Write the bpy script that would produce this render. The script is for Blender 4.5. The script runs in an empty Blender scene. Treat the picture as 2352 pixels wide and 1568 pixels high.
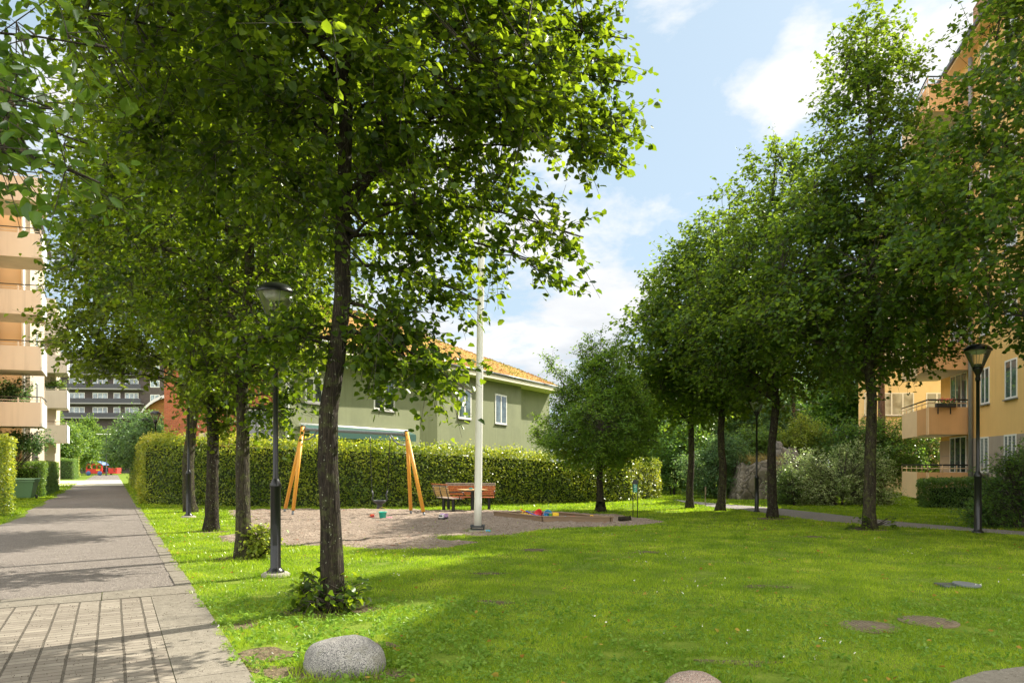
import bpy, math, random
import numpy as np
from mathutils import Vector, Matrix, noise
R = math.radians
random.seed(7); rng = np.random.default_rng(11)
scene = bpy.context.scene
COL = scene.collection

# ------------------------------------------------------------------ camera
HZ, FP, CH = 1068.0, 1633.0, 1.55          # horizon row, focal length (for a 2352 px wide picture), eye height in m
cam_d = bpy.data.cameras.new("Camera"); cam = bpy.data.objects.new("Camera", cam_d); COL.objects.link(cam)
cam.location = (0, 0, CH); cam.rotation_euler = (R(90), 0, 0)
cam_d.sensor_width = 36; cam_d.lens = 36 * FP / 2352; cam_d.shift_y = (HZ - 784) / 2352
cam_d.clip_end = 2000; cam_d.clip_start = 0.05
scene.camera = cam
scene.render.resolution_x, scene.render.resolution_y = 1024, 682
# ------------------------------------------------------------------ light
SUN_AZ, SUN_EL = 50.6, 40.0                # degrees right of the view direction, elevation
SKY_STRENGTH = 0.12; SUN_POWER = 5.0
sd = bpy.data.lights.new("sun", 'SUN'); sun = bpy.data.objects.new("sun", sd); COL.objects.link(sun)
sd.energy = SUN_POWER; sd.angle = R(0.6); sd.color = (1.0, 0.93, 0.80)
_d = Vector((math.sin(R(SUN_AZ)) * math.cos(R(SUN_EL)), math.cos(R(SUN_AZ)) * math.cos(R(SUN_EL)), math.sin(R(SUN_EL))))
sun.rotation_euler = _d.to_track_quat('Z', 'Y').to_euler(); sun.location = _d * 60
scene.view_settings.view_transform = 'Standard'; scene.view_settings.look = 'None'
scene.view_settings.exposure = 1.15; scene.view_settings.gamma = 1.0
cy = scene.cycles
cy.max_bounces = 8; cy.diffuse_bounces = 4; cy.glossy_bounces = 2; cy.transmission_bounces = 6; cy.transparent_max_bounces = 6
cy.caustics_reflective = False; cy.caustics_refractive = False; cy.sample_clamp_indirect = 6
w = bpy.data.worlds.new("World"); scene.world = w; w.use_nodes = True

class NT:
    "small helper that adds nodes to a tree"
    def __init__(s, t): s.t = t; s.n = t.nodes; s.n.clear()
    def add(s, k, ins=None, **kw):
        n = s.n.new(k)
        for a, v in kw.items(): setattr(n, a, v)
        for a, v in (ins or {}).items(): s.set(n.inputs[a], v)
        return n
    def set(s, sock, v):
        if isinstance(v, bpy.types.NodeSocket): s.t.links.new(v, sock)
        elif isinstance(v, bpy.types.Node): s.t.links.new(v.outputs[0], sock)
        else: sock.default_value = v
    def math(s, op, a, b=0.0, c=None, clamp=False):
        n = s.add('ShaderNodeMath', {0: a, 1: b}, operation=op, use_clamp=clamp)
        if c is not None: s.set(n.inputs[2], c)
        return n.outputs[0]
    def mix(s, f, a, b, blend='MIX'):
        n = s.add('ShaderNodeMix', data_type='RGBA', blend_type=blend)
        s.set(n.inputs[0], f); s.set(n.inputs[6], a); s.set(n.inputs[7], b)
        return n.outputs[2]
    def ramp(s, f, stops):
        n = s.add('ShaderNodeValToRGB', {0: f}); e = n.color_ramp.elements
        while len(e) < len(stops): e.new(0.5)
        for i, (p, c) in enumerate(stops):
            e[i].position = p; e[i].color = (*c, 1) if len(c) == 3 else c
        return n.outputs[0]
    def noise(s, vec, scale, detail=4, rough=0.55, dist=0.0):
        return s.add('ShaderNodeTexNoise', {'Vector': vec, 'Scale': scale, 'Detail': detail, 'Roughness': rough, 'Distortion': dist}).outputs[0]
    def maprange(s, v, a, b, c=0.0, d=1.0):
        return s.add('ShaderNodeMapRange', {0: v, 1: a, 2: b, 3: c, 4: d}).outputs[0]

wt = NT(w.node_tree)
sky = wt.add('ShaderNodeTexSky', sky_type='NISHITA', sun_disc=False, sun_elevation=R(SUN_EL), sun_rotation=R(SUN_AZ),
             altitude=0, air_density=1.0, dust_density=1.0, ozone_density=1.5)
tc = wt.add('ShaderNodeTexCoord')
sep = wt.add('ShaderNodeSeparateXYZ', {0: tc.outputs['Generated']})
zc = wt.math('ADD', wt.math('MAXIMUM', sep.outputs[2], 0.0), 0.22)
px = wt.math('DIVIDE', sep.outputs[0], zc); py = wt.math('DIVIDE', sep.outputs[1], zc)
cvec = wt.add('ShaderNodeCombineXYZ', {0: px, 1: py, 2: 0.0})
n1 = wt.noise(cvec, 2.6, 12, 0.62, 0.25)
n2 = wt.noise(cvec, 0.55, 3, 0.5)
dens = wt.math('ADD', wt.math('MULTIPLY', n1, 1.25), wt.math('MULTIPLY', n2, 0.35))
def blob(x, y, r, gain):                    # a cloud bank round a fixed sky direction
    global dens
    d = Vector(((x - 1176) / FP, 1, (HZ - y) / FP)).normalized()
    dt = wt.add('ShaderNodeVectorMath', {0: wt.add('ShaderNodeVectorMath', {0: tc.outputs['Generated']}, operation='NORMALIZE').outputs[0], 1: d}, operation='DOT_PRODUCT').outputs['Value']
    m = wt.maprange(dt, math.cos(r), 1.0, 0.0, gain)
    dens = wt.math('ADD', dens, m)
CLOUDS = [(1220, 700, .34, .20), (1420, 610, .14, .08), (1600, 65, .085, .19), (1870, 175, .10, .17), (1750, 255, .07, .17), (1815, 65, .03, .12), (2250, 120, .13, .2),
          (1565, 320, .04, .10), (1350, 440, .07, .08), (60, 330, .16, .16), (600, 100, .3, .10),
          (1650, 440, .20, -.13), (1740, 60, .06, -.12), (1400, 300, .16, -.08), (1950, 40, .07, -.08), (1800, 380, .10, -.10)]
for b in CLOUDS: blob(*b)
dens = wt.math('ADD', dens, wt.maprange(sep.outputs[1], 0.45, -0.1, 0.0, 0.22))   # extra unseen cloud added behind the camera for fill light
cm = wt.maprange(dens, 0.865, 1.04)
cm = wt.math('MINIMUM', wt.math('MAXIMUM', cm, 0.0), 1.0)
shade = wt.noise(cvec, 2.2, 7, 0.55)
low = wt.maprange(sep.outputs[2], 0.05, 0.40)
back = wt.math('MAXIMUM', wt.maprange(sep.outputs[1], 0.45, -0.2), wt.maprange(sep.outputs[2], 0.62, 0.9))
lit = wt.mix(back, (4.1, 4.1, 4.1, 1), (12.0, 11.6, 10.9, 1))          # unseen clouds behind and above the camera, brightened to add fill light
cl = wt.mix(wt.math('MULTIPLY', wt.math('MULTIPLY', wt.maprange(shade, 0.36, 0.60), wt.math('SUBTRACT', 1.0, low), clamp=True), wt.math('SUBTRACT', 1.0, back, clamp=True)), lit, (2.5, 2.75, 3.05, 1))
blue = wt.mix(0.85, sky.outputs[0], (2.15, 2.75, 3.2, 1))
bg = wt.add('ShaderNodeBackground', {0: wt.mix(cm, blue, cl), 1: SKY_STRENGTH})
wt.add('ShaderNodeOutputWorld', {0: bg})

# ------------------------------------------------------------------ placing by picture rows and columns
def G(x, y):
    Y = CH * FP / (y - HZ); return Vector(((x - 1176) / FP * Y, Y, 0))
def W(x, y, Y): return Vector(((x - 1176) / FP * Y, Y, CH + (HZ - y) / FP * Y))
def D(y): return CH * FP / (y - HZ)

# ------------------------------------------------------------------ materials
MATS = {}
def mat(name, color, rough=0.8, vary=0.12, nscale=6.0, bump=0.0, bscale=60.0, metallic=0.0, spec=0.3, stain=None, stain_scale=1.2, stain_amt=0.5, stretch=(1, 1, 1), coord='Object', coat=0.0, streak=0.0):
    if name in MATS: return MATS[name]
    m = bpy.data.materials.new(name); m.use_nodes = True; t = NT(m.node_tree)
    co = t.add('ShaderNodeTexCoord').outputs[coord]
    if stretch != (1, 1, 1): co = t.add('ShaderNodeMapping', {0: co, 3: stretch}).outputs[0]
    n = t.noise(co, nscale, 5)
    c = t.mix(n, tuple(max(0, v * (1 - vary * 1.6)) for v in color) + (1,), tuple(min(1, v * (1 + vary * 1.6)) for v in color) + (1,))
    if stain:
        s = t.maprange(t.noise(co, stain_scale, 6, 0.65), 0.48, 0.68, 0, stain_amt)
        c = t.mix(s, c, (*stain, 1))
    if streak:                                            # rain streaks and grime running down the render
        sv = t.add('ShaderNodeMapping', {0: co, 3: (4.5, 4.5, .22)}).outputs[0]
        c = t.mix(t.math('MULTIPLY', t.maprange(t.noise(sv, 1.3, 6, .65), .46, .74, 0, streak), t.maprange(t.noise(co, .35, 3), .35, .6)), c, tuple(v * .55 for v in color) + (1,))
    b = t.add('ShaderNodeBsdfPrincipled', {'Base Color': c, 'Roughness': rough, 'Metallic': metallic, 'Specular IOR Level': spec, 'Coat Weight': coat})
    if bump:
        bn = t.add('ShaderNodeBump', {'Height': t.noise(co, bscale, 4), 'Strength': bump, 'Distance': 0.02})
        t.set(b.inputs['Normal'], bn)
    t.add('ShaderNodeOutputMaterial', {0: b}); MATS[name] = m; return m

def leaf_mat(name, stops, tstops, gloss=0.10, trans=0.5, vscale=0.35, vamp=0.8):
    m = bpy.data.materials.new(name); m.use_nodes = True; t = NT(m.node_tree)
    a = t.add('ShaderNodeAttribute', attribute_name='rnd').outputs['Fac']
    ge = t.add('ShaderNodeNewGeometry')
    v = t.noise(ge.outputs['Position'], vscale, 4, .6)
    f = t.math('ADD', t.math('MULTIPLY', a, 0.8), t.math('MULTIPLY', t.math('SUBTRACT', v, 0.5), vamp), clamp=True)
    c = t.ramp(f, stops); tr = t.ramp(f, tstops)
    df = t.add('ShaderNodeBsdfDiffuse', {0: c}); tl = t.add('ShaderNodeBsdfTranslucent', {0: tr})
    mx = t.add('ShaderNodeMixShader', {0: trans, 1: df, 2: tl})
    gl = t.add('ShaderNodeBsdfGlossy', {0: (.95, 1, .9, 1), 1: 0.33})
    fr = t.add('ShaderNodeFresnel', {0: 1.40})
    mx2 = t.add('ShaderNodeMixShader', {0: t.math('MINIMUM', t.math('MULTIPLY', fr, gloss * 5), gloss), 1: mx, 2: gl})
    t.add('ShaderNodeOutputMaterial', {0: mx2}); return m

def plain(name, color, rough=0.5, metallic=0.0, spec=0.5, **k): return mat(name, color, rough, k.pop('vary', 0.06), metallic=metallic, spec=spec, **k)

def glass_mat(name, color=(0.03, 0.045, 0.05), rough=0.04, blinds=0.0):
    m = bpy.data.materials.new(name); m.use_nodes = True; t = NT(m.node_tree)
    co = t.add('ShaderNodeTexCoord').outputs['Object']
    n = t.noise(co, 0.9, 3)
    c = t.mix(t.maprange(n, .4, .62), (*color, 1), (color[0] * 3 + .03, color[1] * 3 + .03, color[2] * 3 + .03, 1))
    if blinds:
        z = t.add('ShaderNodeSeparateXYZ', {0: co}).outputs[2]
        c = t.mix(t.math('MULTIPLY', t.math('GREATER_THAN', t.math('FRACT', t.math('MULTIPLY', z, 18.0)), 0.35), blinds), c, (0.5, 0.52, 0.5, 1))
    b = t.add('ShaderNodeBsdfPrincipled', {'Base Color': c, 'Roughness': rough, 'Specular IOR Level': 0.9, 'IOR': 1.6})
    t.add('ShaderNodeOutputMaterial', {0: b}); return m

# ------------------------------------------------------------------ object helpers
def tag(o, label=None, cat=None, group=None, kind=None):
    if label: o['label'] = label
    if cat: o['category'] = cat
    if group: o['group'] = group
    if kind: o['kind'] = kind
    return o
def empty(name, loc=(0, 0, 0), rz=0.0, label=None, cat=None, group=None):
    o = bpy.data.objects.new(name, None); COL.objects.link(o); o.location = loc; o.rotation_euler = (0, 0, rz)
    o.empty_display_size = 0.2
    return tag(o, label, cat, group)
def copy_tree(o, parent=None):
    c = o.copy(); COL.objects.link(c); c.parent = parent
    for ch in list(o.children): copy_tree(ch, c)
    return c

class MB:
    "collects simple shapes into one mesh"
    def __init__(s): s.v = []; s.f = []; s.smooth = []
    def quad(s, *p):
        i = len(s.v); s.v += [tuple(q) for q in p]; s.f.append(tuple(range(i, i + len(p)))); s.smooth.append(False); return s
    def box(s, x0, x1, y0, y1, z0, z1, M=None, bev=0.0):
        c = [Vector((x, y, z)) for z in (z0, z1) for y in (y0, y1) for x in (x0, x1)]
        if M is not None: c = [M @ q for q in c]
        i = len(s.v); s.v += [tuple(q) for q in c]
        for f in ((0, 2, 3, 1), (4, 5, 7, 6), (0, 1, 5, 4), (2, 6, 7, 3), (1, 3, 7, 5), (0, 4, 6, 2)):
            s.f.append(tuple(i + k for k in f)); s.smooth.append(False)
        return s
    def tube(s, pts, rad, n=8, caps=True, rfun=None):
        pts = [Vector(p) for p in pts]; rad = rad if isinstance(rad, (list, tuple)) else [rad] * len(pts)
        base = len(s.v); prev = None
        for k, p in enumerate(pts):
            d = (pts[min(k + 1, len(pts) - 1)] - pts[max(k - 1, 0)]).normalized()
            if prev is None:
                u = d.orthogonal().normalized()
            else:
                u = (prev - d * prev.dot(d)).normalized()
            prev = u; vv = d.cross(u)
            for j in range(n):
                a = 2 * math.pi * j / n
                r = rad[k] * (rfun(k, a) if rfun else 1.0)
                s.v.append(tuple(p + u * (math.cos(a) * r) + vv * (math.sin(a) * r)))
        for k in range(len(pts) - 1):
            for j in range(n):
                a, b = base + k * n + j, base + k * n + (j + 1) % n
                s.f.append((a, b, b + n, a + n)); s.smooth.append(n > 5)
        if caps:
            s.f.append(tuple(base + j for j in reversed(range(n)))); s.smooth.append(False)
            e = base + (len(pts) - 1) * n
            s.f.append(tuple(e + j for j in range(n))); s.smooth.append(False)
        return s
    def lathe(s, prof, c=(0, 0, 0), n=24, M=None):
        base = len(s.v)
        for (r, z) in prof:
            for j in range(n):
                a = 2 * math.pi * j / n; q = Vector((c[0] + r * math.cos(a), c[1] + r * math.sin(a), c[2] + z))
                s.v.append(tuple(M @ q if M is not None else q))
        for k in range(len(prof) - 1):
            for j in range(n):
                a, b = base + k * n + j, base + k * n + (j + 1) % n
                s.f.append((a, b, b + n, a + n)); s.smooth.append(True)
        return s
    def prism(s, poly, z0, z1, cap=True):
        i = len(s.v); n = len(poly)
        s.v += [(p[0], p[1], z0) for p in poly] + [(p[0], p[1], z1 if not callable(z1) else z1(p)) for p in poly]
        for k in range(n):
            s.f.append((i + k, i + (k + 1) % n, i + n + (k + 1) % n, i + n + k)); s.smooth.append(False)
        if cap:
            s.f.append(tuple(i + n + k for k in range(n))); s.f.append(tuple(i + n - 1 - k for k in range(n))); s.smooth += [False, False]
        return s
    def build(s, name, m, parent=None, bevel=0.0, **tg):
        me = bpy.data.meshes.new(name); me.from_pydata([tuple(v) for v in s.v], [], s.f)
        me.polygons.foreach_set('use_smooth', s.smooth); me.update()
        o = bpy.data.objects.new(name, me); COL.objects.link(o)
        if m: me.materials.append(m)
        if parent is not None: o.parent = parent
        if bevel:
            b = o.modifiers.new('bevel', 'BEVEL'); b.width = bevel; b.segments = 2; b.limit_method = 'ANGLE'
        return tag(o, **tg)

def np_mesh(name, verts, faces, sizes, m, parent=None, rnd=None, smooth=False, **tg):
    "verts (N,3); faces flat loop index list; sizes int per face"
    me = bpy.data.meshes.new(name)
    me.vertices.add(len(verts)); me.vertices.foreach_set('co', np.ascontiguousarray(verts, dtype=np.float32).ravel())
    me.loops.add(len(faces)); me.loops.foreach_set('vertex_index', np.ascontiguousarray(faces, dtype=np.int32))
    nf = len(faces) // sizes
    me.polygons.add(nf); me.polygons.foreach_set('loop_start', np.arange(0, nf * sizes, sizes, dtype=np.int32))
    if smooth: me.polygons.foreach_set('use_smooth', np.ones(nf, dtype=bool))
    me.update(calc_edges=True)
    if rnd is not None:
        a = me.attributes.new('rnd', 'FLOAT', 'POINT'); a.data.foreach_set('value', np.ascontiguousarray(rnd, dtype=np.float32))
    me.materials.append(m)
    o = bpy.data.objects.new(name, me); COL.objects.link(o)
    if parent is not None: o.parent = parent
    return tag(o, **tg)

def nrm(a): return a / (np.linalg.norm(a, axis=-1, keepdims=True) + 1e-9)
HEART = (np.array([[0, 0, 0], [.10, .40, .10], [.58, .36, .07], [1.0, 0, -.10], [.58, -.36, .07], [.10, -.40, .10]]), [0, 3, 2, 1, 0, 5, 4, 3])
OVATE = (np.array([[0, 0, 0], [.30, .27, .07], [.68, .22, .03], [1.0, 0, -.14], [.68, -.22, .03], [.30, -.27, .07]]), [0, 3, 2, 1, 0, 5, 4, 3])
DIAM = (np.array([[0, 0, 0], [.45, .42, .05], [1.0, 0, -.05], [.45, -.42, .05]]), [0, 3, 2, 1])
def leaves_obj(name, pos, nor, size, m, parent=None, tmpl=HEART, rnd=None, droop=0.5, loc=None, **tg):
    N = len(pos); T, F = tmpl
    nor = nrm(nor)
    u = rng.normal(size=(N, 3)); u[:, 2] -= droop
    u = nrm(u - nor * np.sum(u * nor, 1, keepdims=True)); v = np.cross(nor, u)
    size = np.broadcast_to(size, (N,)) * rng.uniform(0.7, 1.25, N)
    P = pos[:, None, :] + size[:, None, None] * (T[None, :, 0:1] * u[:, None] + T[None, :, 1:2] * v[:, None] + T[None, :, 2:3] * nor[:, None])
    idx = (np.array(F)[None, :] + (np.arange(N) * len(T))[:, None]).ravel()
    if rnd is None: rnd = rng.random(N)
    verts = P.reshape(-1, 3)
    if loc is not None: verts = verts - np.array(loc)
    return np_mesh(name, verts, idx, 4, m, parent, np.repeat(rnd, len(T)), **tg)

def twig_obj(name, A, B, r, m, parent=None, loc=None, **tg):
    "thin 3-sided tapered sticks from A to B"
    N = len(A); d = nrm(B - A); o = nrm(np.cross(d, rng.normal(size=(N, 3)))); p = np.cross(d, o)
    r = np.broadcast_to(r, (N,))[:, None]
    V = []
    for k in range(3):
        a = 2 * math.pi * k / 3; q = (math.cos(a) * o + math.sin(a) * p) * r
        V.append(A + q)
    for k in range(3):
        a = 2 * math.pi * k / 3; q = (math.cos(a) * o + math.sin(a) * p) * r * .45
        V.append(B + q)
    V = np.stack(V, 1).reshape(-1, 3)
    if loc is not None: V = V - np.array(loc)
    F = np.array([0, 1, 4, 3, 1, 2, 5, 4, 2, 0, 3, 5])
    idx = (F[None] + (np.arange(N) * 6)[:, None]).ravel()
    return np_mesh(name, V, idx, 4, m, parent, **tg)

# ================================================================== ground
def sheet(name, poly, z, m, kind='structure', M=None, cell=None):
    mb = MB(); mb.quad(*[(p[0], p[1], z) for p in poly])
    return mb.build(name, m, kind=kind)
def jag(poly, step=.25, amp=.08, seed=1):
    out = []; n = len(poly)
    for i in range(n):
        a, b = Vector((*poly[i][:2], 0)), Vector((*poly[(i + 1) % n][:2], 0)); k = max(1, int((b - a).length / step))
        for j in range(k):
            p = a.lerp(b, j / k); q = noise.noise_vector(p * 1.1 + Vector((seed, 0, 0))) * amp * 1.6 + noise.noise_vector(p * 4.3 + Vector((0, seed, 0))) * amp * .7
            out.append((p.x + q.x, p.y + q.y))
    return out
def ground_mat(name, stops, scale, bump, bscale, specks=None, stains=None):
    m = bpy.data.materials.new(name); m.use_nodes = True; t = NT(m.node_tree)
    co = t.add('ShaderNodeTexCoord').outputs['Object']
    f = t.math('ADD', t.math('MULTIPLY', t.noise(co, scale, 7, .65), .65), t.math('MULTIPLY', t.noise(co, scale * .12, 3), .35))
    c = t.ramp(f, stops)
    if specks:
        for sc, thr, colr in specks:
            s = t.maprange(t.noise(co, sc, 2, .5), thr, thr + .04)
            c = t.mix(s, c, (*colr, 1))
    if stains:
        s = t.maprange(t.noise(co, .5, 5, .6), .5, .7, 0, .5); c = t.mix(s, c, (*stains, 1))
    b = t.add('ShaderNodeBsdfPrincipled', {'Base Color': c, 'Roughness': .95, 'Specular IOR Level': .15})
    if bump:
        hh = t.math('ADD', t.noise(co, bscale, 4), t.math('MULTIPLY', t.noise(co, bscale * .15, 3), 2.0))
        t.set(b.inputs['Normal'], t.add('ShaderNodeBump', {'Height': hh, 'Strength': bump, 'Distance': .03}))
    t.add('ShaderNodeOutputMaterial', {0: b}); return m
M_LAWN = ground_mat('turf', [(.30, (.09, .14, .012)), (.5, (.14, .205, .02)), (.62, (.19, .235, .03)), (.72, (.22, .19, .08))], 3.5, .8, 55)
M_GRAVEL = ground_mat('rolled gravel', [(.3, (.115, .10, .088)), (.55, (.185, .162, .143)), (.75, (.27, .24, .215))], 30, .55, 130, [(85, .60, (.42, .385, .34)), (60, .62, (.065, .055, .048)), (22, .66, (.09, .078, .066))], (.21, .185, .165))
M_GRAVEL2 = ground_mat('grey gravel', [(.3, (.20, .18, .165)), (.55, (.28, .26, .24)), (.75, (.36, .33, .30))], 30, .5, 130, [(70, .60, (.45, .42, .38)), (50, .62, (.09, .08, .075))])
M_SAND = ground_mat('playground sand', [(.3, (.16, .125, .095)), (.5, (.265, .21, .165)), (.7, (.36, .29, .23))], 7, 1.0, 20, [(38, .58, (.10, .07, .05)), (12, .60, (.14, .10, .07)), (5, .66, (.22, .12, .08))], (.20, .155, .12))
M_EARTH = ground_mat('bare soil', [(.3, (.06, .05, .02)), (.5, (.11, .085, .05)), (.65, (.19, .15, .10))], 14, 1.0, 30, [(60, .62, (.30, .22, .13)), (35, .62, (.07, .12, .02))])
sheet('lawn', [(-400, -30), (400, -30), (400, 700), (-400, 700)], 0, M_LAWN)

PA = math.atan2(.5625, 1.0)                     # heading of the path: left of the view direction
O_P = Vector((-4.12, 9.14, 0)); PR = Vector((math.cos(PA), math.sin(PA), 0)); PF = Vector((-math.sin(PA), math.cos(PA), 0))
def PL(s, t, z=0): p = O_P + PR * s + PF * t; return Vector((p.x, p.y, z))
def path_local(mb, name, m, **tg):
    o = mb.build(name, m, **tg); o.location = O_P; o.rotation_euler = (0, 0, PA); return o
mb = MB()
left = [(-3.3 + .10 * math.sin(i * .7) + .05 * math.sin(i * 2.3), i * .8) for i in range(2, 150)]
mb.quad(*[(x, y, .004) for x, y in [(-9, .02), (-.18, .02), (-.18, 19), (-.10, 19.2), (-.1, 120)] + list(reversed(left)) + [(-3.6, 1.6), (-9, 1.2)]])
path_local(mb, 'gravel_path', M_GRAVEL, kind='structure')
# kerb stones, cross band, paving
M_SLAB = ground_mat('concrete slab', [(.3, (.14, .125, .10)), (.55, (.205, .185, .15)), (.75, (.26, .235, .195))], 14, .25, 90, [(90, .64, (.08, .07, .055)), (30, .67, (.10, .085, .065)), (75, .67, (.36, .33, .28))], (.15, .13, .105))
mb = MB(); t_ = .02; g_ = random.Random(5)
while t_ < 19:
    l = .34 + .04 * g_.random(); dx = g_.uniform(-.012, .012) ; dz = g_.uniform(-.004, .008)
    mb.box(-.185 + dx * .6, 0 + dx, t_, t_ + l - .014, -.03, .012 + dz); t_ += l
path_local(mb, 'kerb', M_SLAB, kind='structure')
mb = MB(); x = -.55 + .55
for k in range(10):
    x1 = -k * 1.0 - .0; mb.box(x1 - .99, x1, -.62 + .0, -.02, -.03, .016 + .003 * g_.random())
path_local(mb, 'cross_band_slabs', M_SLAB, kind='structure')
mb = MB(); t_ = -.64
while t_ > -9:
    l = .62; mb.box(-.49, 0, t_ - l + .008, t_, -.03, .012 + g_.uniform(0, .004)); t_ -= l
path_local(mb, 'edge_slabs', M_SLAB, kind='structure')
m = bpy.data.materials.new('block paving'); m.use_nodes = True; t = NT(m.node_tree)
co = t.add('ShaderNodeTexCoord').outputs['Object']
wob = t.add('ShaderNodeVectorMath', {0: co, 1: t.add('ShaderNodeVectorMath', {0: t.add('ShaderNodeTexNoise', {'Vector': co, 'Scale': 2.2}).outputs['Color'], 1: (.012, .008, 0)}, operation='MULTIPLY').outputs[0]}, operation='ADD').outputs[0]
br = t.add('ShaderNodeTexBrick', {'Vector': wob, 'Color1': (.27, .24, .195, 1), 'Color2': (.185, .16, .13, 1), 'Mortar': (.035, .03, .022, 1), 'Scale': 1.0, 'Mortar Size': .0045, 'Mortar Smooth': .2, 'Bias': 0.0, 'Brick Width': .2, 'Row Height': .1}, offset=0.0, squash=1.0)
br2 = t.add('ShaderNodeTexBrick', {'Vector': wob, 'Color1': (0, 0, 0, 1), 'Color2': (0, 0, 0, 1), 'Mortar': (1, 1, 1, 1), 'Scale': 1.0, 'Mortar Size': .011, 'Mortar Smooth': .3, 'Brick Width': .2, 'Row Height': 400.0}, offset=0.0)
c = t.mix(t.maprange(t.noise(co, 5, 6, .6), .4, .7, 0, .45), br.outputs[0], (.13, .115, .09, 1))
c = t.mix(t.maprange(t.noise(co, 150, 2), .62, .66, 0, .6), c, (.17, .15, .12, 1))
gr_ = t.mix(t.maprange(t.noise(co, 260, 2), .45, .6), (.035, .03, .022, 1), (.17, .15, .12, 1))
c = t.mix(br2.outputs[0], c, gr_)
hh = t.math('SUBTRACT', 1.0, t.math('MAXIMUM', br.outputs[1], br2.outputs[0]))
b = t.add('ShaderNodeBsdfPrincipled', {'Base Color': c, 'Roughness': .9, 'Specular IOR Level': .2, 'Normal': t.add('ShaderNodeBump', {'Height': hh, 'Strength': .9, 'Distance': .012}).outputs[0]})
t.add('ShaderNodeOutputMaterial', {0: b}); M_PAVE = m
mb = MB(); mb.quad((-9, -9, .010), (-.495, -9, .010), (-.495, -.63, .010), (-9, -.63, .010)); path_local(mb, 'block_paving', M_PAVE, kind='structure')
# light stone crossing far down the path
mb = MB(); mb.quad((-12, 52, .012), (-.1, 52, .012), (-.1, 74, .012), (-12, 74, .012))
path_local(mb, 'stone_crossing', ground_mat('stone crossing with grass joints', [(.3, (.38, .35, .27)), (.5, (.55, .52, .43)), (.7, (.20, .26, .08))], 2.5, .3, 20), kind='structure')
# right gravel path, pavement corner, playground
up_ = [(1540, 1146), (1568, 1149), (1661, 1157), (1788, 1167), (1901, 1179), (1985, 1189), (2035, 1195), (2135, 1204), (2352, 1220), (2700, 1240)]
lo_ = [(2700, 1254), (2352, 1230), (2235, 1220), (2068, 1210), (1985, 1204), (1868, 1194), (1785, 1182), (1735, 1174), (1630, 1163), (1570, 1153)]
PATH2 = [(G(*p).x, G(*p).y) for p in up_ + lo_]
sheet('side_path', jag(PATH2, .4, .05, 4), .005, M_GRAVEL2)
PAV = [(G(*p).x, G(*p).y) for p in ((2090, 1600), (2260, 1543), (2352, 1532), (2900, 1480), (2900, 1640))]
sheet('pavement_corner', jag(PAV, .3, .015, 8), .006, M_SLAB)
SANDP = [(G(*p).x, G(*p).y) for p in ((525, 1172), (700, 1169), (900, 1169), (1040, 1172), (1150, 1172), (1300, 1176), (1440, 1184), (1530, 1199), (1450, 1207), (1330, 1210), (1240, 1217), (1180, 1226), (1090, 1230), (1010, 1229),
         (1000, 1237), (1100, 1245), (1040, 1258), (900, 1262), (780, 1252), (640, 1250), (520, 1243), (500, 1232), (590, 1222), (560, 1200))]
def inpoly(P, poly):
    x, y = P[:, 0], P[:, 1]; c = np.zeros(len(P), bool); n = len(poly)
    for i in range(n):
        x0, y0 = poly[i][:2]; x1, y1 = poly[(i + 1) % n][:2]
        c ^= ((y0 > y) != (y1 > y)) & (x < (x1 - x0) * (y - y0) / (y1 - y0 + 1e-12) + x0)
    return c
def trodden(poly, step=.07):                     # raked and trodden sand: real hollows and ridges
    a = np.array([q[:2] for q in poly]); xs = np.arange(a[:, 0].min(), a[:, 0].max() + step, step); ys = np.arange(a[:, 1].min(), a[:, 1].max() + step, step)
    X, Y = np.meshgrid(xs, ys); P = np.stack([X.ravel(), Y.ravel()], 1); k = inpoly(P, poly); idx = np.where(k.reshape(X.shape))
    Z = np.full(X.shape, -.02)
    for i, j in zip(*idx):
        v = Vector((X[i, j], Y[i, j], 0)); h = noise.noise(v * 1.1) * .025 + noise.noise(v * 3.7) * .032 - abs(noise.noise(v * 6.5)) * .05 + noise.noise(v * 14) * .008
        Z[i, j] = max(.006, .030 + h)
    nx = len(xs); V = np.stack([X.ravel(), Y.ravel(), Z.ravel()], 1); kk = k.reshape(X.shape)
    q = kk[:-1, :-1] | kk[1:, :-1] | kk[:-1, 1:] | kk[1:, 1:]; ii, jj = np.where(q); b0 = ii * nx + jj
    F = np.stack([b0, b0 + 1, b0 + nx + 1, b0 + nx], 1).ravel()
    return np_mesh('sand_area', V, F, 4, M_SAND, smooth=True, kind='structure')
trodden(jag(SANDP, .3, .13, 2))
BARE = []
for i, (x, y, rx, ry) in enumerate([(1140, 1381, .22, .13), (1120, 1317, .25, .10), (1870, 1232, .2, .2), (1230, 1262, .3, .2), (560, 1281, .35, .3), (487, 1221, .5, .35), (765, 1402, .55, .32), (720, 1548, .62, .20), (610, 1500, .30, .30), (560, 1440, .12, .2), (850, 1552, .3, .12),
                                    (1995, 1217, .5, .4), (1095, 1222, .8, .4), (1775, 1191, .6, .4), (1650, 1515, .35, .1), (1750, 1345, .3, .1), (860, 1480, .2, .08), (1480, 1268, .3, .15)]):
    c = G(x, y); BARE.append((c.x, c.y, rx, ry))
    sheet('bare_soil', jag([(c.x + rx * math.cos(a) * (1 + .25 * math.sin(3 * a + i)), c.y + ry * math.sin(a)) for a in [k * math.pi / 8 for k in range(16)]], .04, .11, i + 20), .003 + .0002 * i, M_EARTH)

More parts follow.
